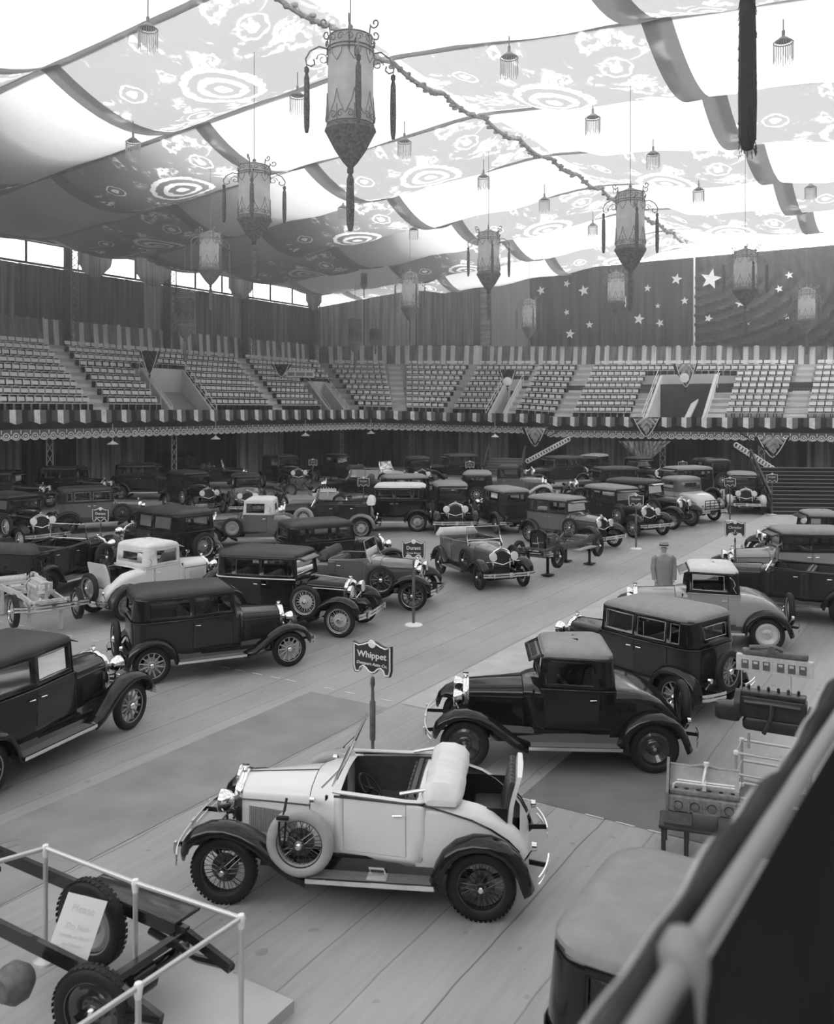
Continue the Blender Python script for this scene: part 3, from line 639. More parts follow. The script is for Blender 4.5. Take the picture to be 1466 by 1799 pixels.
def diag(p0, p1, Y, label):
    b = MB(); a = P(*p0, Y); c = P(*p1, Y); b.bar(a, c, .3, .5, 1); n = 16
    for i in range(n):
        p = a.lerp(c, (i+.5)/n); b.tube([p+Vector((.15*math.cos(q), -.2, .05+.15*math.sin(q))) for q in [math.pi*j/4 for j in range(8)]], .045, 4, 0, loop=True)
    b.bar(a+Vector((0, 0, 1)), c+Vector((0, 0, 1)), .06, .06, 1)
    ob('stair_stringer', b, ['lace', 'dkcloth'], smooth=0, label=label, cat='stringer')
diag((1290, 782), (1372, 835), 55, 'sloping lace-edged stringer left of the wide right stair')
diag((1000, 772), (925, 812), 66, 'sloping lace-edged stringer right of the small centre stair')
# ================================================================ CARS
CM = {}
def cm(key, fn):
    if key not in CM:
        r_ = fn(); CM[key] = r_.mesh(key) if isinstance(r_, MB) else r_
        if len(CM[key].materials) == 0: CM[key].materials.append(None)
    return CM[key]
def islands(mb):
    mb.weld(); par = list(range(len(mb.v)))
    def find(i):
        while par[i] != i: par[i] = par[par[i]]; i = par[i]
        return i
    for f in mb.f:
        for i in f[1:]: par[find(i)] = find(f[0])
    g = {}
    for f in mb.f: g.setdefault(find(f[0]), []).append(f)
    out = []
    for fs in g.values():
        m_ = MB()
        for f in fs: m_.add([mb.v[i] for i in f], [tuple(range(len(f)))])
        out.append(m_)
    return out
ISL = {}
def part_split(name, key, fn, m, parent, sides=False):
    if key not in ISL:
        mb = fn(); L_ = islands(mb)
        if sides:
            a, c = MB(), MB()
            for q in L_: (a if sum(v[1] for v in q.v) > 0 else c).add(q.v, q.f)
            L_ = [a, c]
        ISL[key] = L_
    return [part(name, '%s_%d' % (key, i), lambda q=q: q, m, parent) for i, q in enumerate(ISL[key])]
def part(name, key, fn, m, parent, loc=None, rot=None, label=None, scale=None, sol=0):
    o = bpy.data.objects.new(name, cm(key, fn)); COL.objects.link(o); o.parent = parent
    if loc: o.location = loc
    if rot: o.rotation_euler = rot
    if scale: o.scale = scale
    if label: o['label'] = label
    o.material_slots[0].link = 'OBJECT'; o.material_slots[0].material = M[m] if isinstance(m, str) else m
    if sol:
        md = o.modifiers.new('thickness', 'SOLIDIFY'); md.thickness = sol; md.offset = 0 
    return o
WR = .37
def m_tire():
    b = MB(); pr = []
    for i in range(14):
        a = 2*math.pi*i/14; x = math.cos(a); y = math.sin(a)
        pr.append((.302+.068*(abs(x)**.8)*(1 if x > 0 else -1), .066*y*(1 if x < .3 else .92)))
    b.lathe(pr, ax='y', n=40, loop=True)
    return b
def m_tread():
    b = MB(); n = 44
    for i in range(n):
        a = 2*math.pi*i/n; q = Matrix.Rotation(-a, 3, 'Y')
        for s in (-1, 1): b.box(q @ Vector((.366, s*.03, 0)), (.008, .034, .03), mx=q)
    return b
def m_rim(style):
    b = MB()
    b.lathe([(.243, -.045), (.243, .045), (.262, .052), (.272, .05), (.262, .035), (.256, 0), (.262, -.035), (.272, -.05), (.262, -.052)], ax='y', n=36, loop=True)
    if style == 'wire':
        for i in range(36):
            a = 2*math.pi*i/36; a2 = a+(.35 if i % 2 else -.35); h = .055 if (i//2) % 2 else -.04
            b.tube([(math.cos(a)*.25, 0, math.sin(a)*.25), (math.cos(a2)*.06, h, math.sin(a2)*.06)], .0045, 4, cap=False)
        b.lathe([(0, -.06), (.055, -.06), (.075, -.03), (.06, .0), (.062, .06), (.03, .075), (0, .078)], ax='y', n=16)
        b.lathe([(0, -.07), (.13, -.07), (.15, -.055), (.15, -.02), (0, -.02)], ax='y', n=24)
    elif style == 'wood':
        for i in range(12):
            a = 2*math.pi*i/12; c, s = math.cos(a), math.sin(a)
            b.tube([(c*.05, 0, s*.05), (c*.12, 0, s*.12), (c*.2, 0, s*.2), (c*.245, 0, s*.245)], [.022, .017, .015, .024], 6, cap=False)
        b.lathe([(0, -.05), (.085, -.05), (.09, .02), (.08, .035), (0, .04)], ax='y', n=20)
        b.lathe([(0, -.07), (.13, -.07), (.15, -.055), (.15, -.035), (0, -.035)], ax='y', n=24)
    else:
        b.lathe([(.245, .0), (.235, .03), (.20, .045), (.15, .02), (.11, .0), (.09, .015), (0, .02)], ax='y', n=36)
        b.lathe([(.245, -.01), (.1, -.04), (0, -.04)], ax='y', n=30)
        for i in range(6):
            a = 2*math.pi*i/6; b.lathe([(0, .03), (.011, .03), (.012, .0)], c=(math.cos(a)*.085, 0, math.sin(a)*.085), ax='y', n=6)
    return b
def m_hub(style):
    b = MB(); z = {'wire': .07, 'wood': .035, 'disc': .015}[style]; r_ = .06 if style == 'wood' else .045
    b.lathe([(r_, z-.02), (r_+.004, z), (r_*.9, z+.03), (r_*.55, z+.05), (0, z+.055)], ax='y', n=18); return b
def m_ring():
    b = MB(); b.lathe([(.262, .052), (.272, .062), (.284, .06), (.284, .052)], ax='y', n=40, loop=True); return b
def wheel(parent, x, y, z, side, style, wm, name='wheel', rot=None, tyre='tyre', ring=False, tread=False):
    w_ = part(name, 'rim_'+style, lambda: m_rim(style), wm, parent, (x, y, z), rot or (0, random.random()*3 if not rot else 0, 0 if side > 0 else math.pi))
    part('tire', 'tire', m_tire, tyre, w_)
    if tread: part('tread', 'tread', m_tread, tyre, w_)
    part('hub_cap', 'hub_'+style, lambda: m_hub(style), 'chrome', w_)
    if ring: part('trim_ring', 'wring', m_ring, ring, w_)
    return w_
FR = [(.46, .47), (.455, .57), (.41, .68), (.31, .78), (.15, .85), (-.03, .865), (-.22, .825), (-.42, .725), (-.60, .585), (-.78, .455), (-.96, .385)]
RR = [(.52, .385), (.49, .46), (.45, .58), (.38, .70), (.25, .81), (.08, .865), (-.10, .86), (-.27, .79), (-.39, .68), (-.46, .55), (-.50, .44), (-.53, .37)]
def m_fender(path, x0, front):
    b = MB(); rs = []; n = len(path)
    for i, (dx, z) in enumerate(path):
        a = path[max(i-1, 0)]; c = path[min(i+1, n-1)]
        t = Vector((c[0]-a[0], c[1]-a[1])); t.normalize(); nx, nz = (t.y, -t.x)
        if nz < 0 and abs(nz) > .3: nx, nz = -nx, -nz
        if i < 3 and front and nx < 0: nx, nz = -nx, -nz
        if not front and i < 3 and nx < 0: nx, nz = -nx, -nz
        if not front and i > n-4 and nx > 0: nx, nz = -nx, -nz
        wf = 1.0
        if front and i == 0: wf = .45
        if front and i == 1: wf = .85
        sec = [(.57, -.045), (.60, -.005), (.66, .022), (.715, .03), (.77, .022), (.825, -.004), (.853, -.04), (.858, -.085)]
        if front:
            k = max(0, min(1, (i-2)/2)); sec = [(.57-.17*k, -.045-.16*k)]+sec
        rs.append([(x0+dx+nx*o*wf, .715+(y-.715)*wf, z+nz*o*wf) for y, o in sec])
    b.rings(rs, False); return b
def mirror_y(fn):
    def g():
        b = fn(); b.v = [(x, -y, z) for x, y, z in b.v]; b.f = [f[::-1] for f in b.f]; return b
    return g
# hood and cowl cross-section
def hsec(x, w_, zt, zb=.52, n=5):
    r_ = min(.16, w_*.5); half = [(w_*.97, zb), (w_, zb+.15), (w_, zt-.20)]
    for i in range(1, n+1):
        a = i/n*math.pi/2; half.append((w_-r_*(1-math.cos(a)), zt-.20+.155*math.sin(a)))
    half.append((w_*.35, zt-.012)); half.append((0, zt))
    return [(x, y, z) for y, z in half]+[(x, -y, z) for y, z in half[-2::-1]]
def m_hood():
    b = MB(); b.rings([hsec(1.345, .285, 1.15), hsec(1.1, .33, 1.17), hsec(.8, .39, 1.19), hsec(.515, .452, 1.21)], False); return b
def m_hoodline():
    b = MB()
    for s in (-1, 1): b.tube([(1.35, s*.29, .955), (1.0, s*.352, .975), (.5, s*.459, 1.0)], .009, 4)
    b.tube([(1.35, 0, 1.153), (.51, 0, 1.213)], .008, 4)
    return b
def m_louver():
    b = MB()
    for s in (-1, 1):
        for i in range(24):
            x = 1.24-i*.024; y = .285+(1.345-x)*.2015
            b.box((x, s*(y+.004), .76), (.011, .016, .27), rz=s*.6)
    return b
def m_cowl(xw, wid=.61, zt=1.25):
    def f():
        b = MB(); xs = [.505, .5*(.505+xw)+.03, xw, xw-.05]
        b.rings([hsec(xs[0], .455, 1.212), hsec(xs[1], .53, 1.235), hsec(xs[2], wid, zt), hsec(xs[3], wid+.005, zt)], False); return b
    return f
def m_radshell():
    b = MB()
    def ring(x, g): return [(x, y*g, .56+(z-.52)*(1.0 if z < .8 else g)) for _, y, z in hsec(0, .29, 1.12)]
    b.rings([ring(1.335, 1.0), ring(1.36, 1.03), ring(1.40, 1.03), ring(1.425, 1.0), ring(1.425, .88), ring(1.40, .86)], False)
    b.lathe([(.0, 1.225), (.03, 1.225), (.045, 1.21), (.03, 1.19), (.02, 1.15)], c=(1.385, 0, 0), n=12)
    b.box((1.385, 0, 1.235), (.09, .02, .02))
    return b
def m_core():
    b = MB(); s = [(1.40, y*.9, .56+(z-.52)*.9) for _, y, z in hsec(0, .29, 1.12)]
    b.add(s, [tuple(range(len(s)))]); 
    for i in range(9): b.box((1.403, -.2+i*.05, .8), (.006, .004, .44))
    return b
def m_headlamp():
    b = MB(); b.lathe([(0, -.13), (.05, -.125), (.10, -.08), (.128, -.01), (.132, .03), (.125, .04), (.12, .035)], ax='x', n=22)
    b.tube([(-.03, 0, -.12), (-.04, 0, -.26)], .018, 6); return b
def m_lens():
    b = MB(); b.lathe([(0, .052), (.07, .045), (.122, .03)], ax='x', n=20); return b
def m_lampbar():
    b = MB(); pts = [(1.50, y, .70+.10*abs(y)/.33 if abs(y) < .34 else .80-.05*(abs(y)-.34)) for y in (-.62, -.48, -.34, -.17, 0, .17, .34, .48, .62)]
    b.tube(pts, .014, 6); return b
def m_bumper(x, zc, half=True, hw=.82, bend=.12):
    def f():
        b = MB()
        for dz in (-.035, .035):
            if half: segs = [[-hw+i*(2*hw)/14 for i in range(15)]]
            else: segs = [[.30+i*(hw-.3)/7 for i in range(8)], [-.30-i*(hw-.3)/7 for i in range(8)]]
            for ys in segs:
                rs = []
                for y in ys:
                    xx = x-(bend*(abs(y)/hw)**3)*(1 if x > 0 else -1)
                    rs.append([(xx-.008, y, zc+dz-.025), (xx+.008, y, zc+dz-.025), (xx+.012, y, zc+dz), (xx+.008, y, zc+dz+.025), (xx-.008, y, zc+dz+.025)])
                b.rings(rs, True, True)
        if half: b.box((x, 0, zc), (.03, .10, .14))
        for s in (-1, 1):
            b.box((x, s*(hw-.02) if not half else s*(hw-.28), zc), (.03, .05, .13)) if half else None
        return b
    return f
def m_bracket(x, zc):
    def f():
        b = MB()
        for s in (-1, 1):
            b.bar((x, s*.45, zc), (x-.45*(1 if x > 0 else -1), s*.36, zc+.02), .02, .05)
        return b
    return f
def m_frame():
    b = MB()
    for s in (-1, 1):
        b.bar((1.62, s*.36, .46), (.6, s*.36, .50), .06, .12); b.bar((.6, s*.36, .50), (-1.0, s*.44, .50), .06, .12); b.bar((-1.0, s*.44, .5), (-1.8, s*.44, .52), .06, .10)
        b.tube([(1.66, s*.38, .44), (1.5, s*.38, .32), (1.3, s*.38, .31), (1.05, s*.38, .40)], .028, 6)
        b.tube([(-.9, s*.46, .42), (-1.2, s*.46, .33), (-1.5, s*.46, .33), (-1.85, s*.46, .46)], .028, 6)
    b.tube([(1.4, -.68, .36), (1.4, -.4, .28), (1.4, .4, .28), (1.4, .68, .36)], .035, 6)
    b.tube([(-1.4, -.68, .37), (-1.4, -.16, .37), (-1.4, -.12, .37), (-1.4, .12, .37), (-1.4, .16, .37), (-1.4, .68, .37)], [.04, .05, .13, .13, .05, .04], 8)
    b.box((1.0, 0, .48), (.9, .5, .28)); b.box((-.3, 0, .46), (2.0, 1.22, .10)); b.box((-1.45, 0, .50), (.55, .9, .14))
    b.rbox((-1.78, 0, .50), (.22, .86, .22), .08)
    return b
def m_board():
    b = MB(); b.box((-.23, .765, .385), (1.36, .235, .035)); return b
def m_boardtop():
    b = MB()
    for i in range(7): b.box((-.23, .67+i*.027, .405), (1.3, .015, .008))
    return b
def m_boardedge():
    b = MB(); b.box((-.23, .888, .39), (1.37, .014, .048)); return b
def m_apron():
    b = MB(); b.quad((1.02, .645, .40), (-.95, .665, .40), (-.95, .655, .55), (1.02, .47, .60)); b.quad((.9, .60, .52), (.9, .66, .40), (1.3, .45, .50), (1.3, .45, .55)); return b
# plan outline of a cabin; returns points and segment marks
def outline(xw, xr, wins, doors, cr=.28, fw=.61, bw=.70):
    xs = {xw}
    for a, c in wins+doors: xs.add(a); xs.add(c)
    xc = xr+cr; xs.add(xc); xs = sorted([x for x in xs if x >= xc], reverse=True)
    def yy(x): t = max(0, min(1, (xw-x)/.55)); return fw+(bw-fw)*(t*t*(3-2*t))
    pts = [(x, yy(x)) for x in xs]
    mk = []
    for i in range(len(xs)-1):
        m_ = (xs[i]+xs[i+1])/2
        mk.append((any(c <= m_ <= a for a, c in wins), next((k for k, (a, c) in enumerate(doors) if c <= m_ <= a), None)))
    for i in range(1, 7):
        a = i/6*math.pi/2; pts.append((xc-cr*math.sin(a), bw-cr+cr*math.cos(a))); mk.append((False, None))
    return pts, mk
def shell(outl, levels, pick):            # walls of the outline between levels, both sides; pick(win,door,level)->bool
    pts, mk = outl; b = MB(); n = len(pts); cx = sum(p[0] for p in pts)/n
    def q(i, s, z, ins):
        x, y = pts[i]; a = pts[max(i-1, 0)]; c = pts[min(i+1, n-1)]
        t = Vector((c[0]-a[0], c[1]-a[1])); t.normalize(); nx, ny = (t.y, -t.x)
        if ny < 0 and abs(ny) > .05: nx, ny = -nx, -ny
        if ny < .05 and nx > 0: nx = -nx
        return (x-nx*ins, s*(y-ny*ins), z)
    for s in (1, -1):
        for l in range(len(levels)-1):
            for i in range(n-1):
                if pick(mk[i][0], mk[i][1], l):
                    f = [q(i, s, *levels[l]), q(i+1, s, *levels[l]), q(i+1, s, *levels[l+1]), q(i, s, *levels[l+1])]
                    b.quad(*(f if s < 0 else f[::-1]))
    b.q = q; b.n = n; return b
LOW = [(.50, .06), (.60, .02), (.85, 0), (1.12, 0), (1.18, .004)]
UP = [(1.18, .006), (1.255, .012), (1.60, .045), (1.67, .055)]
KIND = {
 'sedan': dict(xw=.30, xr=-1.74, wins=[(.20, -.47), (-.56, -1.16), (-1.25, -1.45)], doors=[(.24, -.515), (-.515, -1.21)]),
 'sedan_two': dict(xw=.30, xr=-1.74, wins=[(.20, -.54), (-.64, -1.42)], doors=[(.24, -.59)]),
 'coupe': dict(xw=.26, xr=-.86, wins=[(.16, -.52)], doors=[(.20, -.60)]),
 'roadster': dict(xw=.20, xr=-.80, wins=[], doors=[(.10, -.60)]),
 'touring': dict(xw=.26, xr=-1.70, wins=[], doors=[(.16, -.42), (-.62, -1.15)]),
}
def body_parts(kind):
    K = KIND[kind]; res = {}; short = kind in ('coupe', 'roadster'); cr = .28 if not short else (.16 if kind == 'coupe' else .06)
    o_low = outline(K['xw'], K['xr'], [], K['doors'], .04 if short else .28)
    o_up = outline(K['xw']-.02, K['xr'], K['wins'], [], cr, fw=.60, bw=.69)
    def low():
        b = shell(o_low, LOW, lambda w_, d, l: d is None or l == 0)
        if not short:
            n = b.n
            for l in range(len(LOW)-1): b.quad(b.q(n-1, 1, *LOW[l]), b.q(n-1, 1, *LOW[l+1]), b.q(n-1, -1, *LOW[l+1]), b.q(n-1, -1, *LOW[l]))
        return b
    res['low'] = low
    for k, dr in enumerate(K['doors']):
        def door(k=k):
            b = shell(o_low, [(z+(.006 if i == 0 else 0), ins-.012) for i, (z, ins) in enumerate(LOW[1:])], lambda w_, d, l: d == k)
            cx = sum(v[0] for v in b.v)/len(b.v)
            b.v = [(cx+(x-cx)*.985, y, z) for x, y, z in b.v]
            b2 = MB(); off = 0                              # keep left side only; right is mirrored
            for f, m_ in zip(b.f, b.m):
                if all(b.v[i][1] > 0 for i in f): b2.add([b.v[i] for i in f], [(0, 1, 2, 3)])
            return b2
        res['door%d' % k] = door
    def cabin():
        b = shell(o_up, UP, lambda w_, d, l: not (w_ and l == 1)); n = b.n
        rw = .36 if kind != 'coupe' else .34
        for l in range(3):                                 # rear wall with its window
            z0, i0 = UP[l]; z1, i1 = UP[l+1]; A = b.q(n-1, 1, z0, i0); B = b.q(n-1, 1, z1, i1)
            if l != 1: b.quad(A, B, (B[0], -B[1], B[2]), (A[0], -A[1], A[2]))
            else:
                za, zb_ = 1.34, 1.55; xa = A[0]+(B[0]-A[0])*(.25); xb = A[0]+(B[0]-A[0])*.85
                b.quad(A, (xa, A[1], za), (xa, -A[1], za), (A[0], -A[1], A[2])); b.quad((xb, A[1], zb_), B, (B[0], -B[1], B[2]), (xb, -A[1], zb_))
                for s in (1, -1): b.quad((xa, s*A[1], za), (xb, s*A[1], zb_), (xb, s*rw*.93, zb_), (xa, s*rw*.93, za))
        F0 = b.q(0, 1, 1.18, .006); F1 = b.q(0, 1, 1.67, .055)
        for s in (1, -1):                                   # windscreen posts
            b.bar((F0[0], s*(F0[1]-.03), 1.18), (F1[0]-.05, s*(F1[1]-.03), 1.66), .05, .06)
        b.box((F0[0]-.01, 0, 1.24), (.05, 1.14, .06)); b.box((F1[0]-.05, 0, 1.65), (.06, 1.08, .06)); return b
    def pane(side=None):
        b = shell(o_up, [(z, ins+.012) for z, ins in UP], lambda w_, d, l: w_ and l == 1); n = b.n
        b.quad((K['xw']-.03, .55, 1.26), (K['xw']-.03, -.55, 1.26), (K['xw']-.075, -.52, 1.63), (K['xw']-.075, .52, 1.63))
        xx = K['xr']+.03; b.quad((xx, .35, 1.33), (xx, -.35, 1.33), (xx+.02, -.35, 1.56), (xx+.02, .35, 1.56)); return b
    def wframe():
        b = MB()
        for a, c in K['wins']:
            for s in (1, -1):
                def pt(x, z):
                    t = max(0, min(1, (K['xw']-.02-x)/.55)); y = .60+.09*(t*t*(3-2*t)); ins = .012+(z-1.255)/.345*.033
                    return (x, s*(y-ins+.006), z)
                m_ = (a+c)/2; loop = [pt(a-.01, 1.268), pt(m_, 1.268), pt(c+.01, 1.268), pt(c+.01, 1.59), pt(m_, 1.59), pt(a-.01, 1.59)]
                b.tube(loop, .009, 4, loop=True)
        xx = K['xr']+.012; rw = .33 
        b.tube([(xx, rw, 1.34), (xx, -rw, 1.34), (xx+.02, -rw, 1.55), (xx+.02, rw, 1.55)], .009, 4, loop=True)
        return b
    def roof():
        pts, mk = o_up; n = len(pts); full = [(x, y) for x, y in pts]+[(x, -y) for x, y in pts[::-1]]
        xs = [p[0] for p in full]; cx = (max(xs)+min(xs))/2; hl = (max(xs)-min(xs))/2
        b = MB(); rs = []
        for ins, z in ((.055, 1.645), (.03, 1.655), (.035, 1.70), (.07, 1.74), (.15, 1.775), (.28, 1.80), (.44, 1.815), (.6, 1.82)):
            rs.append([(cx+(x-cx)*(1-ins/hl), y*(1-ins/.7), z) for x, y in full])
        b.rings(rs, True, True); return b
    def visor():
        b = MB(); b.grid(lambda i, j: (K['xw']-.03+.20*i, (j-.5)*1.12*(1-.06*i), 1.66-.085*i-.0*abs(j-.5)), 3, 6); return b
    def belt():
        b = MB(); pts, mk = o_low
        loop = [(x-0.0, y+.010, 1.185) for x, y in pts]+[(x, -y-.010, 1.185) for x, y in pts[::-1]]
        if not short:
            loop = [(x-(.010 if x < K['xr']+.15 else 0), y, z) for x, y, z in loop]
        b.tube(loop, .013, 5); return b
    def deck(rumble):
        def f():
            b = MB(); st = [(K['xr']+.10, .70, 1.185), (-1.0, .695, 1.185), (-1.15, .69, 1.17), (-1.35, .665, 1.12), (-1.52, .63, 1.04), (-1.68, .585, .92), (-1.80, .54, .79), (-1.87, .50, .66), (-1.90, .48, .52)]
            rs = []
            for x, w_, zt in st:
                zl = .50; h = zt-zl; k = min(1, h/.4)
                half = [(w_*.95, zl), (w_, zl+h*.25), (w_, zt-.16*k), (w_-.015, zt-.09*k), (w_-.06, zt-.04*k), (w_-.16, zt-.012*k), (w_-.22, zt-.006), (w_*.3, zt), (0, zt)]
                rs.append([(x, y, z) for y, z in half]+[(x, -y, z) for y, z in half[-2::-1]])
            o = 0; n = len(rs[0])
            for r_ in rs: b.v += r_
            for i in range(len(rs)-1):
                for j in range(n-1):
                    if rumble and 1 <= i <= 5 and 6 <= j <= n-8: continue
                    b.f.append((i*n+j, i*n+j+1, (i+1)*n+j+1, (i+1)*n+j)); b.m.append(0)
            b.f.append(tuple(range((len(rs)-1)*n, len(rs)*n))); b.m.append(0)
            return b
        return f
    res.update(cabin=cabin, pane=pane, wframe=wframe, roof=roof, visor=visor, belt=belt, deck=deck(False), deck_r=deck(True)); return res
BP = {k: body_parts(k) for k in KIND}
def m_handle():
    b = MB(); b.tube([(0, 0, 0), (0, .035, 0)], .009, 6); b.tube([(.012, .035, .0), (-.09, .035, .006)], [.011, .007], 6); return b
def m_seat(w_=1.16):
    def f():
        b = MB(); b.rbox((0, 0, .70), (.50, w_, .20), .06)
        q = Matrix.Rotation(R(-12), 3, 'Y'); b.rbox((-.27, 0, .95), (.16, w_, .50), .06, mx=q)
        return b
    return f
def m_tuft():
    b = MB(); q = Matrix.Rotation(R(-12), 3, 'Y')
    for i in range(9):
        b.rbox(Vector((-.19, -.48+i*.12, .96)), (.05, .10, .42), .02, mx=q)
    return b
def m_floor(x0, x1):
    def f():
        b = MB(); b.box(((x0+x1)/2, 0, .55), (abs(x0-x1), 1.26, .03)); b.box((x0, 0, .85), (.03, 1.1, .6)); return b
    return f
def m_steer():
    b = MB(); c = Vector((-.16, .33, 1.16)); ax = Vector((-.75, 0, .66)).normalized(); a = Vector((0, 1, 0)); bb = ax.cross(a)
    b.tube([c+a*math.cos(t)*.20+bb*math.sin(t)*.20 for t in [i*math.pi/12 for i in range(24)]], .011, 6, loop=True)
    for i in range(4): t = math.pi/4+i*math.pi/2; b.tube([c, c+(a*math.cos(t)+bb*math.sin(t))*.19], .008, 4)
    b.tube([c, c-ax*.75], .018, 6); b.lathe([(0, .02), (.03, .015), (.03, -.01)], c=c, n=10); return b
def m_shield(xw, lean=.10, h=.40, wd=.56):
    def f():
        b = MB(); z0 = 1.25
        b.tube([(xw, wd, z0-.06), (xw-lean*.5, wd, z0+h/2), (xw-lean, wd-.02, z0+h), (xw-lean, -wd+.02, z0+h), (xw-lean*.5, -wd, z0+h/2), (xw, -wd, z0-.06)], .014, 6)
        b.tube([(xw-.01, wd, z0+.02), (xw-.01, -wd, z0+.02)], .012, 6)
        for s in (-1, 1): b.tube([(xw+.10, s*(wd+.02), z0-.12), (xw-lean*.4, s*wd, z0+.14)], .012, 6)
        return b
    return f
def m_sglass(xw, lean=.10, h=.40, wd=.55):
    def f():
        b = MB(); z0 = 1.26; b.quad((xw-.004, wd, z0), (xw-.004, -wd, z0), (xw-lean, -wd, z0+h-.02), (xw-lean, wd, z0+h-.02)); return b
    return f
def m_foldtop(x, big=1.0):
    def f():
        b = MB(); rs = []
        for i in range(13):
            y = -.70+i*1.40/12; e = min(1, (1-abs(i-6)/6)*5+.35); wob = .005*math.sin(i*1.3)
            prof = [(-.16, 0), (-.17, .10), (-.13, .20), (-.05, .25), (.05, .25), (.11, .18), (.13, .08), (.10, 0)]
            rs.append([(x+px*big*(.6+.4*e)+wob, y, 1.17+pz*big*e+wob) for px, pz in prof])
        b.rings(rs, True, True); return b
    return f
def m_rim_coaming(kind):
    def f():
        K = KIND[kind]; b = MB(); p = outline(K['xw']+.02, K['xr'], [], K['doors'], .28 if kind == 'touring' else .06)[0]
        z = lambda x: 1.195+.035*max(0, 1-abs(x-K['xw'])/.35)
        loop = [(x, y-.015, z(x)) for x, y in p]+[(x, -y+.015, z(x)) for x, y in p[::-1]]
        b.tube(loop, .022, 6, loop=False); return b
    return f
def m_lid():
    b = MB(); rs = []
    for i in range(9):
        t = i/8; z = .78+.60*t; wd = .42*(1-.10*t*t) if t < .9 else .36; x = -1.66-.12*t+.03*math.sin(t*3)
        rs.append([(x, wd, z), (x-.05, wd*.97, z), (x-.065, 0, z+(.015 if i == 8 else 0)), (x-.05, -wd*.97, z), (x, -wd, z), (x, 0, z)])
    b.rings(rs, True, True); return b
def m_lidpad():
    b = MB()
    for i in range(8): b.rbox((-1.665, -.35+i*.10, 1.10), (.07, .095, .50), .03, mx=Matrix.Rotation(R(-12), 3, 'Y'))
    return b
def m_rwell():
    b = MB(); b.box((-1.3, 0, .62), (.75, .86, .02)); b.box((-.97, 0, .85), (.02, .9, .5))
    for s in (-1, 1): b.box((-1.32, s*.44, .85), (.7, .015, .44))
    return b
def m_rack():
    b = MB()
    for i in range(4): b.bar((-1.98, -.42, .58+i*.11), (-1.98, .42, .58+i*.11), .02, .03)
    for i in range(4): b.bar((-1.96, -.40+i*.266, .56), (-1.96, -.40+i*.266, .93), .02, .02)
    for s in (-1, 1): b.bar((-1.75, s*.36, .5), (-1.97, s*.36, .58), .02, .04)
    return b
def m_landau():
    b = MB(); b.tube([(-.62, .705, 1.58), (-.70, .715, 1.52), (-.74, .72, 1.42), (-.70, .722, 1.34), (-.76, .72, 1.24)], .009, 5); return b
def m_tail():
    b = MB(); b.lathe([(0, -.04), (.045, -.03), (.05, .02), (0, .03)], c=(-1.95, .52, .72), ax='x', n=12); b.tube([(-1.93, .52, .68), (-1.85, .5, .55)], .012, 5); return b
